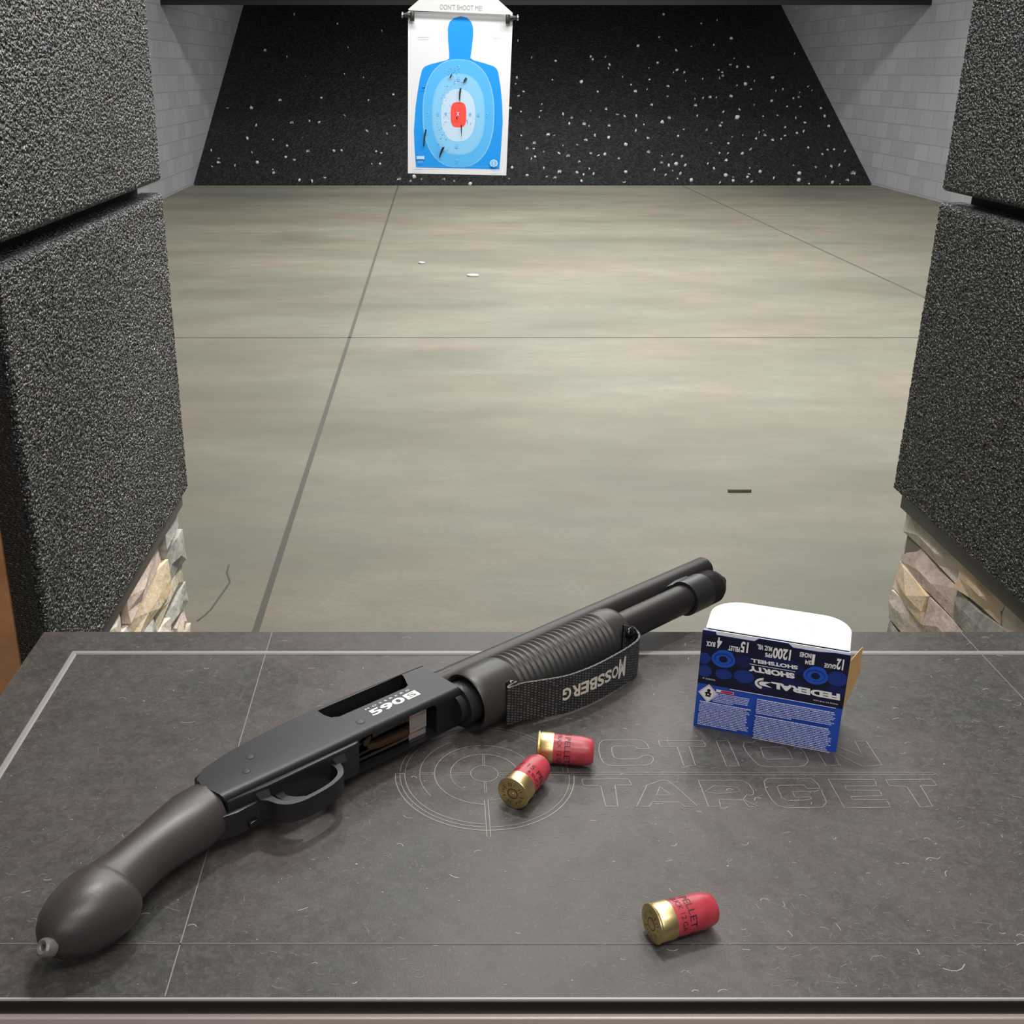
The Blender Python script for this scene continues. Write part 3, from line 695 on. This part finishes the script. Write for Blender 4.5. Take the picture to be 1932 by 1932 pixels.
    e = W[-1]; path += [(e.x+.0075, e.y+.0065), (e.x+.0085, e.y+.0125), (.3630, -.0232), (.3570, -.0245), (.3510, -.0250)]
    pp = smoothpts([Vector((x, y, 0)) for x, y in path], 8)
    s = [0.]
    for a, b in zip(pp, pp[1:]): s.append(s[-1] + (b-a).length)
    H0, H1 = .0025, .0345
    def strap():
        bm = BM(); uv = bm.loops.layers.uv.new('UV'); cols = []; TT = .0008; n = len(pp)
        for i, p in enumerate(pp):
            t = (pp[min(i+1, n-1)] - pp[max(i-1, 0)]).normalized(); nn = Vector((t.y, -t.x, 0))
            f = s[i]/s[-1]; h0, h1 = H0, H1
            if f < .35: k = max(0, 1-f/.35); h0, h1 = H0 + .0065*k, H1 + .0055*k
            if f > .88: k = (1-f)/.12; h0, h1 = .020 + (H0-.020)*k, .0455 + (H1-.0455)*k
            cols.append([bm.verts.new((p.x + nn.x*o_, p.y + nn.y*o_, h_)) for o_, h_ in ((TT, h0), (TT, h1), (-TT, h1), (-TT, h0))])
        for i in range(n-1):
            for j in range(4):
                k = (j+1) % 4; f = bm.faces.new((cols[i][j], cols[i+1][j], cols[i+1][k], cols[i][k]))
                hh = (0, H1-H0, H1-H0+.001, 2*(H1-H0)+.001, 2*(H1-H0)+.002)
                for lp, q in zip(f.loops, ((i, hh[j]), (i+1, hh[j]), (i+1, hh[j+1]), (i, hh[j+1]))): lp[uv].uv = (s[q[0]], q[1])
        for i in (0, n-1): bm.faces.new(cols[i])
        return bm
    st = link('hand_strap', strap(), 'webbing', root, angle=40); st['label'] = 'black webbing hand strap'
    # embroidered name on the strap, upside down as the gun lies, M at the muzzle end
    bm = BM()
    def on(sv):
        i = max(j for j in range(len(s)) if s[j] <= sv); i = min(i, len(pp)-2); k = (sv-s[i])/(s[i+1]-s[i])
        p = pp[i].lerp(pp[i+1], k); t = (pp[i+1]-pp[i]).normalized(); return p, t, Vector((t.y, -t.x, 0))
    word = 'MOSSBERG'; s1 = s[-1]*.695; wl = .0084; pos = s1
    for i, ch in enumerate(word):
        big = i == 0; w_ = .0090 if big else wl; h_ = .0175 if big else .0105
        p, t, nn = on(pos - w_/2); zc = .0200 if big else .0195
        text_bm(bm, ch, p + t*(w_/2) + nn*.0011 + Vector((0, 0, zc + h_/2)), -t, (0, 0, -1), w_*.96, h_, bold=.03)
        pos -= w_ + .0002
    link('embroidery', bm, 'thread', st, smooth=False)['label'] = 'cream embroidered lettering'
    for (x, y, z) in ((.3580, -.0262, .0365), (.2300, -.0228, .0362)):
        bm = BM(); lathe(bm, [(-.004, .0042), (.0, .0046), (.0014, .0042), (.0026, .0030), (.0032, .0010)], (x, y, z), (0, -1, .35), 24); o = link('strap_screw', bm, 'gloss_black', root)
    return root
gun = shotgun()

# ------------------------------------------------------------------ shells
def make_shell(name):
    root = empty(name); RB, RH = .0107, .0102
    def P(nm, bm, m, **k): return link(nm, bm, m, root, **k)
    # axis along +x, head at x = 0
    bm = BM(); lathe(bm, [(.0000, .0001), (0, .0098), (.0002, .0110), (.0008, .0113), (.0015, .0111), (.0019, .0103), (.0030, RB), (.0105, RB), (.0112, RB-.0001), (.0116, RH-.0004)], cap=False, seg=56)
    hd = P('brass_head', bm, 'brass'); hd['label'] = 'brass head'
    bm = BM(); lathe(bm, [(-.0003, .0001), (-.0003, .0026), (-.0001, .0029), (.0, .0033)], cap=False, seg=28); lathe(bm, [(-.0005, .0001), (-.0005, .0010), (-.0003, .0012)], cap=False, seg=16)
    p = link('primer', bm, 'brass', hd)
    bm = BM(); lathe(bm, [(-.0002, .0033), (-.0002, .0038)], cap=False, seg=28)
    for i in range(10):
        a = i*2*PI/10 + .2; L = .0012 if i % 3 else .0018
        for q in (-.13, .13):
            c = Vector((-.0003, math.cos(a+q)*.0072, math.sin(a+q)*.0072)); t = Vector((0, -math.sin(a), math.cos(a))); n_ = Vector((0, math.cos(a), math.sin(a)))
            if (i*7+int(q*100)) % 4 == 0: continue
            poly(bm, [c - n_*L - t*.0002, c - n_*L + t*.0002, c + n_*L*.6 + t*.0002, c + n_*L*.6 - t*.0002])
    link('headstamp', bm, 'brass_dark', hd, smooth=False)
    bm = BM(); lathe(bm, [(.0108, RH-.0003), (.0112, RH), (.030, RH-.0001), (.0335, RH-.0006), (.0362, RH-.0011), (.0380, RH-.0018), (.0390, RH-.0030), (.0391, RH-.0042), (.0382, RH-.0050), (.0376, .0001)], cap=False, seg=56)
    hu = P('hull', bm, 'hull_red'); hu['label'] = 'red plastic hull'
    bm = BM()
    def wrap(sx, txt, deg0, deg1, h):
        tmp = BM(); text_bm(tmp, txt, (0, 0, 0), (1, 0, 0), (0, 1, 0), 1., h)
        bmesh.ops.subdivide_edges(tmp, edges=[e for e in tmp.edges if e.calc_length() > .08], cuts=2)
        mp = {}
        for v in tmp.verts:
            a = math.radians(deg0 + (deg1-deg0)*v.co.x); r = RH + .00008
            mp[v] = bm.verts.new((sx + v.co.y, math.cos(a)*r, math.sin(a)*r))
        for f in tmp.faces:
            try: bm.faces.new([mp[v] for v in f.verts])
            except ValueError: pass
        tmp.free()
    wrap(.0190, '15 PELLET', 30, 190, .0040); wrap(.0140, '4 BUCK 12 GA', 45, 195, .0030)
    wrap(.0190, '15 PELLET', 210, 370, .0040); wrap(.0140, '4 BUCK 12 GA', 225, 375, .0030)
    link('hull_print', bm, 'black_ink', hu, smooth=False)['label'] = 'dark printed lettering'
    return root
def copy_tree(o, parent=None):
    c = o.copy(); COL.objects.link(c); c.parent = parent
    for ch in list(o.children): copy_tree(ch, c)
    return c
def shells():
    a = make_shell('shotgun_shell'); g = 'loose red shells on the bench'
    spec = [((1014, 1409), (1118, 1419), 20, 'red shotgun shell lying nearest the gun strap, its side turned to the camera'),
            ((967, 1498), (1022, 1440), 60, 'red shotgun shell leaning its nose against another shell, brass head facing the camera'),
            ((1229, 1744), (1347, 1712), -10, 'red shotgun shell lying alone near the front edge of the bench')]
    for i, (h, t, roll, lb) in enumerate(spec):
        o = a if i == 0 else copy_tree(a)
        A = atz(*h, .0112); B = atz(*t, .0112); ang = math.atan2(B.y-A.y, B.x-A.x)
        o.location = (A.x, A.y, .01135); o.rotation_euler = Matrix.Rotation(ang, 3, 'Z').__matmul__(Matrix.Rotation(math.radians(roll), 3, 'X')).to_euler()
        tag(o, lb, 'shotgun shell', g)
shells()

# ------------------------------------------------------------------ ammunition box
def ammo_box():
    L = Vector((.19164, .70522, 0)); Rr = Vector((.28525, .66945, 0)); d = (Rr-L).normalized(); W = (Rr-L).length; H = .0792
    bk = Vector((-d.y, d.x, 0)); D = .043; ang = math.atan2(d.y, d.x)
    root = empty('ammunition_box', L, (0, 0, ang)); tag(root, 'blue and navy cardboard ammunition box standing upside down with open white flap', 'box')
    n = -bk
    def F(u, v):                                   # photo point -> (x, z) on the box front
        p = atp(u, v, L, n); q = p - L; return (q.dot(d), q.z)
    def P(nm, bm, m, parent=root, **k): return link(nm, bm, m, parent, **k)
    T = .0005
    bm = BM()   # carton shell: front, back, sides, bottom
    HS = .0362
    prof = [(0, 0), (W, 0), (W, H-.001), (W*.9, H-.001), (W*.79, H-.0022), (W*.62, H-.0022), (W*.585, H+.0005), (W*.39, H+.0005), (W*.36, H-.0022), (W*.1, H-.0022), (W*.09, H), (0, H)]
    def wall(pts, y0, y1, mi=0):
        a = [bm.verts.new((x, y0, z)) for x, z in pts]; b = [bm.verts.new((x, y1, z)) for x, z in pts]; k = len(pts)
        for f in [bm.faces.new(a), bm.faces.new(b[::-1])] + [bm.faces.new((a[i], b[i], b[(i+1) % k], a[(i+1) % k])) for i in range(k)]: f.material_index = mi
    wall(prof, 0, T); wall([(0, 0), (W, 0), (W, H-.016), (W-.02, H-.004), (.02, H-.004), (0, H-.016)], D-T, D)
    box(bm, 0, T, T, D-T, 0, H-.014); box(bm, W-T, W, T, D-T, 0, H*.55); box(bm, T, W-T, T, D-T, 0, T)
    P('carton', bm, 'box_blue', smooth=False)
    # front artwork
    bm = BM(); e = [0.]
    mats = ['box_navy', 'box_navy_mid', 'box_art_blue', 'box_art_dim', 'box_art_dark', 'box_white', 'box_ink', 'red_ink', 'pink_ink', 'black_print', 'box_blue']
    def lay(pts, mi, dz=None):
        e[0] += .000012; poly(bm, [(x, -.00005-e[0], z) for x, z in pts], mi)
    lay([(0, HS), (W, HS-.0004)] + prof[2:], 0)
    def ell(cx, cz, rx, rz, mi, rot=0.): lay([(max(.0002, min(W-.0002, cx + rx*math.cos(q))), cz + rz*math.sin(q+rot)) for q in [i*PI/12 for i in range(24)]], mi)
    def zz(x, y): return F(1260 + x/4.6, 1120 + y/4.6)
    def za(x, y): return F(1300 + x/6.0375, 1180 + y/6.0375)
    sc = 1/4.6/2610
    for (x, y, rx, ry, mi) in ((315, 560, 55, 55, 3), (320, 670, 60, 58, 3), (485, 700, 72, 50, 3), (660, 590, 75, 60, 1), (660, 720, 85, 62, 3), (1060, 640, 110, 70, 1), (1070, 790, 100, 50, 1), (900, 580, 80, 60, 1),
                               (1470, 740, 80, 70, 3), (1470, 850, 90, 50, 1), (360, 340, 55, 20, 1), (790, 880, 90, 30, 1)):
        x_, z_ = zz(x, y); ell(x_, max(HS+.003+ry*sc, z_), rx*sc, ry*sc, mi)
    for (x, y) in ((482, 570), (1282, 715)):
        x_, z_ = zz(x, y); ell(x_+.0006, z_+.0042, .0060, .0035, 2); ell(x_, z_, .0083, .0066, 2); ell(x_, z_+.0004, .0066, .0046, 3); ell(x_, z_, .0080*.72, .0038, 2); ell(x_, z_, .0030, .0026, 4)
    # lettering, upside down: text runs towards -x, glyph tops towards -z
    def T180(txt, ur, vr, ul, vl, h, f=za, mi=5, shear=0., bold=.02):
        """upside-down line of text: baseline from its right end (first letter) to its left end, glyph height h"""
        x0, z0 = f(ur, vr); x1, z1 = f(ul, vl); x2, z2 = f(ur, vr+h)
        e[0] += .000012
        text_bm(bm, txt, (x0, -.00005-e[0], z0), (x1-x0, 0, z1-z0), (0, 0, -1), abs(x0-x1), abs(z0-z2), mi, shear=shear, bold=bold)
    for a in (('12', 1772, 388, 1690, 374, 128), ('GAUGE', 1680, 445, 1545, 426, 52), ('1', 1440, 330, 1408, 325, 122), ('3/4', 1395, 398, 1325, 386, 52), ('INCHES', 1400, 320, 1265, 297, 56),
              ('1200', 1168, 276, 965, 245, 128), ('FPS', 950, 318, 870, 305, 50), ('MUZ. VEL.', 950, 242, 778, 209, 55), ('15', 683, 190, 597, 177, 126), ('PELLET', 582, 247, 452, 223, 56), ('4', 382, 140, 328, 131, 124), ('BUCK', 303, 187, 200, 172, 58)):
        T180(*a, bold=.035)
    T180('SHOTSHELL', 1238, 456, 705, 372, 44, shear=-.15, bold=.045); T180('SHORTY', 1200, 542, 672, 450, 64, shear=-.2, bold=.06)
    x0, z0 = za(690, 432); x1, z1 = za(1210, 526); lay([(x0, (z0+z1)/2-.0002), (x1, (z0+z1)/2-.0002), (x1, (z0+z1)/2+.0002), (x0, (z0+z1)/2+.0002)], 5)
    def zb(x, y): return F(1300 + x/6.44, 1270 + y/6.44)
    T180('FEDERAL', 1835, 250, 1000, 99, 80, f=zb, shear=-.12, bold=.055)
    # round mark beside the name: nested crescents
    cx_, cz_ = zb(905, 125)
    for k, (r0, r1, a0, a1) in enumerate(((.0042, .0054, 95, 262), (.0060, .0068, 100, 255), (.0074, .0080, 108, 245))):
        q = [math.radians(a0 + (a1-a0)*i/14) for i in range(15)]; cxx = cx_ + .001*k
        lay([(cxx + math.cos(a)*r1, cz_ + math.sin(a)*r1*.62) for a in q] + [(cxx + math.cos(a)*r0, cz_ + math.sin(a)*r0*.62) for a in q[::-1]], 5)
    lay([(cx_+.0055, cz_+.0022), (cx_-.002, cz_+.0016), (cx_-.0035, cz_), (cx_-.002, cz_-.0016), (cx_+.0062, cz_-.0022), (cx_+.001, cz_)], 5)
    T180('MADE IN THE USA', 1810, 368, 1510, 313, 16, f=zb, bold=0.); T180('ROUNDS 10', 318, 74, 170, 44, 18, f=zb, bold=0.)
    # white line between panels
    a = zb(500, 175); b = zb(1780, 450); lay([(a[0], HS-.0006), (b[0], HS-.0006), (b[0], HS-.0001), (a[0], HS-.0001)], 5)
    # warning diamond
    cx_, cz_ = zb(235, 240); r = .0072
    for rr, mi in ((r, 5), (r*.93, 8), (r*.84, 5)): lay([(cx_-rr, cz_), (cx_, cz_-rr*1.05), (cx_+rr, cz_), (cx_, cz_+rr*1.05)], mi)
    ell(cx_+.0002, cz_+.0024, .0013, .0013, 9); lay([(cx_-.0028, cz_+.0002), (cx_-.0018, cz_-.0006), (cx_-.0018, cz_-.0028), (cx_+.0018, cz_-.0028), (cx_+.0018, cz_-.0008), (cx_+.0026, cz_), (cx_+.0008, cz_+.0012), (cx_-.0008, cz_+.0012)], 9)
    lay([(cx_-.0010, cz_-.0016), (cx_, cz_-.0002), (cx_+.0010, cz_-.0016), (cx_, cz_-.0010)], 5)
    a = zb(335, 175); b = zb(545, 252); zc_ = a[1]-.0022
    lay([(a[0], zc_-.0010), (b[0], zc_-.0010), (b[0], zc_+.0012), (a[0], zc_+.0012)], 8); lay([(a[0], zc_-.0010), (a[0]+.003, zc_-.0010), (a[0]+.003, zc_+.0012), (a[0], zc_+.0012)], 5); lay([(a[0]+.0036, zc_-.0007), (b[0]-.0006, zc_-.0007), (b[0]-.0006, zc_+.0009), (a[0]+.0036, zc_+.0009)], 7)
    # small print: rows of words as fine bars
    rr = random.Random(5)
    def block(x0, x1, z1, z0, bold_first):
        z = z1; k = 0
        while z > z0:
            xe = x1 - rr.uniform(0, .003)
            if z - .00115 <= z0: xe = x0 + (x1-x0)*rr.uniform(.3, .8)
            x = xe
            while x > x0 + .0006:
                w_ = rr.uniform(.0012, .0042); xa = max(x0, x - w_); hh = .00036 + (.00016 if (k == 0 and bold_first and x > x0+(x1-x0)*.5) else 0)
                lay([(xa, z-hh), (x, z-hh), (x, z+hh), (xa, z+hh)], 5 if (k == 0 and bold_first and x < x0+(x1-x0)*.5) else 6); x = xa - .00028
            z -= .00128; k += 1
    e[0] = .0006*0 + e[0]
    mid = .0413
    block(.0120, mid-.002, .0305, .0240, False); block(.0030, mid-.002, .0222, .0040, True)
    block(mid+.0015, W-.004, .0335, .0228, True); block(mid+.0015, W-.0045, .0208, .0030, True)
    P('printed_front', bm, mats, smooth=False)['label'] = 'navy and blue printed front'
    # white top: tuck flap folded back, inner side up, with rounded far corners
    bm = BM(); k = 8
    pts = [(.002, .0022), (W-.001, .0022)]
    rr_ = .020; cxr, cyr = W-.001-rr_, D+.002-rr_
    pts += [(cxr + rr_*math.cos(a), cyr + rr_*math.sin(a)) for a in [PI/2*i/k for i in range(k+1)]]
    pts += [(.002+.024 + .024*math.cos(a), D+.002-.022 + .022*math.sin(a)) for a in [PI/2 + PI/2*i/k for i in range(k+1)]]
    prism(bm, [(x, y - (.0022 if y < .003 else 0)) for x, y in pts], 0, T)
    fl = P('tuck_flap', bm, 'box_white', smooth=False); fl['label'] = 'white inner side of the open flap'
    fl.location = (0, .0022, H+.0010); fl.rotation_euler = (math.radians(3), 0, 0)
    bm = BM()
    for i, (s_, w_) in enumerate((('KEEP OUT OF REACH OF CHILDREN', .034), ('USE ONLY IN FIREARMS MARKED FOR THIS GAUGE', .046), ('READ ALL WARNINGS BEFORE USE', .036), ('SHOTSHELL LENGTH WHEN FIRED', .040))):
        text_bm(bm, s_, (W/2+w_/2+.004, .012+i*.0065, T+.0001), (-1, 0, 0), (0, -1, 0), w_, .0011)
    link('flap_print', bm, 'pale_grey_ink', fl, smooth=False)
    bm = BM(); box(bm, .0008, W-.0008, .0006, .0012, H-.006, H+.0006); P('flap_hinge', bm, 'box_white', smooth=False)
    # tan end flap standing out from the right side
    z_ = [( .0, .036), (.0, H-.003), (.0120, H-.004), (.0150, .060), (.0090, .046)]
    bm = BM(); z_ = [(0, .034), (0, H-.006), (.0150, H-.0005), (.0165, .057), (.0085, .045)]
    a = [bm.verts.new((x, 0, z)) for x, z in z_]; b = [bm.verts.new((x, T, z)) for x, z in z_]
    bm.faces.new(a); bm.faces.new(b[::-1])
    for i in range(5): bm.faces.new((a[i], b[i], b[(i+1) % 5], a[(i+1) % 5]))
    ef = P('end_flap', bm, 'box_tan', smooth=False); ef['label'] = 'tan unprinted end flap'; ef.location = (W+.0002, .0015, 0); ef.rotation_euler = (0, 0, math.radians(62))
ammo_box()

# ------------------------------------------------------------------ paper target on its carrier
def target():
    Y = 7.05; yaw = 0.
    o0 = aty(868, 175, Y); root = empty('paper_target', o0, (0, math.radians(1.2), 0)); tag(root, 'white paper target with blue silhouette and red centre hanging in the lane', 'target')
    inv = root.matrix_basis.inverted()
    Tp = lambda u, v: (lambda q: (q.x, q.z))(inv @ aty(u, v, Y))
    def zt(x, y): return Tp(740 + x/5.681, y/5.681)
    bm = BM(); e = [0.]
    mats = ['paper', 't_blue', 't_blue2', 't_blue3', 't_pale', 't_line', 't_red', 'black_print', 'grey_ink']
    def lay(pts, mi): e[0] += .0004; poly(bm, [(x, -e[0], z) for x, z in pts], mi)
    a = [bm.verts.new((x, 0, z)) for x, z in [zt(*p) for p in ((170, 120), (1290, 150), (1290, 260), (1222, 1880), (168, 1858))]]; bm.faces.new(a)
    b = [bm.verts.new((v.co.x, .003, v.co.z)) for v in a]; bm.faces.new(b[::-1])
    for i in range(5): bm.faces.new((a[i], b[i], b[(i+1) % 5], a[(i+1) % 5]))
    sil = [(255, 1795), (240, 1600), (232, 1400), (250, 1150), (270, 1000), (295, 850), (320, 750), (345, 715), (400, 692), (500, 665), (585, 645), (612, 625), (610, 560), (598, 420), (597, 300), (615, 235), (660, 195), (735, 172), (800, 190), (848, 235), (868, 300), (868, 380), (855, 500), (845, 580), (838, 620), (870, 645), (980, 675), (1080, 708), (1115, 730), (1135, 770), (1160, 920), (1178, 1100), (1185, 1300), (1170, 1550), (1150, 1815)]
    lay([zt(*p) for p in sil], 1)
    def oval(cx, cy, rx, ry, mi, p=2.5, flat=None):
        pts = []
        for i in range(48):
            q = 2*PI*i/48; c, s = math.cos(q), math.sin(q)
            x = cx + rx*math.copysign(abs(c)**(2/p), c); y = cy + ry*math.copysign(abs(s)**(2/p), s)
            pts.append(zt(x, min(y, flat) if flat else y))
        lay(pts, mi)
    for (cx, cy, rx, ry, mi, p) in ((710, 1215, 385, 582, 5, 2.35), (710, 1215, 372, 572, 2, 2.35), (710, 1225, 285, 438, 5, 2.4), (710, 1225, 272, 428, 3, 2.4), (707, 1235, 183, 282, 4, 2.4), (710, 1230, 84, 136, 6, 3.2)):
        oval(cx, cy, rx, ry, mi, p, 1793 if ry > 500 else None)
    def dot(x, y, r, mi): lay([zt(x + r*math.cos(q), y + r*math.sin(q)) for q in [i*PI/4 for i in range(8)]], mi)
    for (s_, x, y) in (('7', 390, 1225), ('8', 490, 1225), ('9', 575, 1225), ('9', 835, 1230), ('8', 925, 1232), ('7', 1020, 1232), ('7', 715, 722), ('8', 712, 850), ('8', 692, 1565), ('7', 695, 1725), ('X', 705, 1222)):
        x0, z0 = zt(x-16, y+20); e[0] += .0004; text_bm(bm, s_, (x0, -e[0], z0), (1, 0, 0), (0, 0, 1), .017, .022, 5 if s_ != 'X' else 4, bold=.03)
    # corner logos
    def rectz(x0, y0, x1, y1, mi): lay([zt(x0, y0), zt(x1, y0), zt(x1, y1), zt(x0, y1)], mi)
    rectz(262, 1672, 345, 1706, 4); rectz(272, 1722, 330, 1730, 5); rectz(272, 1742, 325, 1748, 5); dot(1088, 1750, 44, 4); dot(1088, 1750, 32, 5); rectz(1082, 1722, 1094, 1780, 4)
    rectz(225, 1812, 320, 1816, 2); rectz(1065, 1828, 1155, 1832, 2); rectz(250, 1780, 1150, 1783, 2)
    for (x, y, w_) in ((275, 372, 130), (285, 395, 110), (1080, 380, 90)): rectz(x, y, x+w_, y+4, 4)
    # tears and pellet holes
    for q in ([(612, 835), (625, 805), (645, 785), (640, 810), (625, 838)], [(758, 895), (772, 850), (790, 825), (806, 850), (790, 868)], [(722, 945), (742, 945), (732, 1010), (724, 1100), (714, 1060), (716, 1000)],
              [(312, 935), (335, 940), (357, 932), (350, 946), (325, 948)], [(355, 1385), (370, 1388), (352, 1480), (343, 1578), (332, 1560), (338, 1460)], [(540, 1572), (564, 1575), (530, 1640), (508, 1690), (500, 1680), (520, 1610)],
              [(733, 1340), (746, 1340), (746, 1400), (742, 1480), (736, 1400)], [(795, 1280), (802, 1290), (812, 1335), (804, 1320)], [(680, 1255), (696, 1252), (700, 1280), (688, 1275)]):
        lay([zt(*p) for p in q], 7)
    r = random.Random(4)
    for i in range(150):
        cx, cy = r.choice(((700, 880), (650, 830), (600, 960), (560, 1050), (590, 1180), (850, 1280), (540, 1340), (600, 1630), (760, 880), (520, 1500), (620, 760)))
        dot(cx + r.gauss(0, 38), cy + r.gauss(0, 40), r.uniform(2.2, 5), 7 if r.random() < .3 else 8)
    link('paper_sheet', bm, mats, root, smooth=False)
    # carrier: white roof-shaped plate with two clamps and its hanger
    ro = empty('target_carrier', aty(868, 20, Y-.03)); tag(ro, 'white roof-shaped plate with two black clamps holding the paper target', 'target holder')
    inv2 = ro.matrix_basis.inverted(); z2 = lambda x, y: (lambda q: (q.x, q.z))(inv2 @ aty(740 + x/5.681, y/5.681, Y-.03))
    bm = BM(); out = [z2(*p) for p in ((170, 100), (182, 112), (1280, 158), (1292, 140), (1060, -70), (400, -100))]
    prism(bm, out, -.004, .004); xf(bm.verts, Matrix.Rotation(PI/2, 4, 'X')); pl = link('plate', bm, 'plate_white', ro, smooth=False)
    bm = BM(); p0 = z2(510, 108); p1 = z2(960, 50); s0 = z2(515, 100)
    text_bm(bm, "DON'T SHOOT ME!", (s0[0], -.0055, s0[1]), (1, 0, -.03), (0, 0, 1), p1[0]-p0[0], .027, bold=0.); link('plate_lettering', bm, 'pale_grey_ink', pl, smooth=False)
    for sgn, (x, y) in ((-1, (215, 165)), (1, (1240, 195))):
        c = z2(x, y); bm = BM(); lathe(bm, [(-.012, .010), (.0, .016), (.025, .013), (.050, .009), (.052, .015), (.062, .015), (.064, .008)], (c[0], 0.010, c[1]), (sgn, 0, .05), 16)
        box(bm, c[0]-.012, c[0]+.012, -.008, .020, c[1]-.030, c[1]+.020, .002); link('clamp', bm, 'clip_black', ro)
        bm = BM(); lathe(bm, [(.054, .0155), (.061, .0155)], (c[0], .010, c[1]), (sgn, 0, .05), 16); link('clamp_ring', bm, 'steel', ro.children[-1])
    tp = z2(730, -90); bm = BM(); box(bm, tp[0]-.012, tp[0]+.012, -.005, .015, tp[1], 2.6-ro.location.z-.05); link('hanger', bm, 'steel', ro, smooth=False)
    bm = BM(); box(bm, -.04, .04, .4, 21.7, 2.54, 2.60); o = link('track_rail', bm, 'steel', smooth=False); o.location = (tp[0]+ro.location.x, 0, 0); tag(o, 'grey overhead rail carrying the target hanger', 'rail')
target()

# ------------------------------------------------------------------ light
def area(name, loc, size, energy, aim, col=(1, 1, 1), sy=None):
    l = bpy.data.lights.new(name, 'AREA'); l.energy = energy; l.color = col; l.shape = 'RECTANGLE'; l.size = size; l.size_y = sy or size
    o = bpy.data.objects.new(name, l); COL.objects.link(o); o.location = loc
    o.rotation_euler = (Vector(aim) - Vector(loc)).to_track_quat('-Z', 'Y').to_euler(); return o
WARM = (1., .97, .93)
area('booth_lamp', (.35, .66, 1.42), 1.5, 9., (.30, .66, 0), WARM, .10)
area('booth_lamp_near', (.35, -.25, 1.45), .9, 9, (.15, .6, 0), WARM, .25)
area('room_fill', (.1, -1.5, 1.3), 1.4, 10, (.2, .7, 0), WARM, .8)  # soft fill added behind the camera to brighten the box front
area('lane_lamp_first', (.03, 1.08, 1.42), .10, 10, (.0, .75, 0), WARM, .10)
area('lane_lamp_front', (.25, 2.05, 1.55), 1.3, 16, (.2, .6, 0), WARM, .22)
sl = bpy.data.lights.new('stone_fill_spot', 'SPOT'); sl.energy = 95; sl.spot_size = math.radians(34); sl.spot_blend = .8; sl.shadow_soft_size = .04; sl.color = WARM  # added spot without a fixture, brightens the left stone wall
so = bpy.data.objects.new('stone_fill_spot', sl); COL.objects.link(so); so.location = (.40, 2.0, 1.5); so.rotation_euler = (Vector((-.36, 1.25, -.55)) - Vector(so.location)).to_track_quat('-Z', 'Y').to_euler()
for i, (y, e_) in enumerate(((5.6, 170), (9.0, 170), (12.6, 170))):
    area('lane_lamp', (1.4, y, 2.45), 4.5, e_, (1.4, y+.1, -1), (1., .99, .96), .5)
area('backstop_lamp', (1.4, 15.9, 2.2), 4.5, 95, (1.4, 18.5, 0), (.95, .97, 1.), .3)
area('target_lamp', (.15, 3.8, 1.9), .6, 28, (.15, 7.05, .3), (1, 1, 1))
w = bpy.data.worlds.new('world'); S.world = w; w.use_nodes = True
w.node_tree.nodes['Background'].inputs[0].default_value = (1., .96, .93, 1); w.node_tree.nodes['Background'].inputs[1].default_value = .06
S.view_settings.view_transform = 'Standard'; S.view_settings.look = 'None'; S.view_settings.gamma = 1; S.view_settings.exposure = 0.
S.view_settings.use_curve_mapping = False
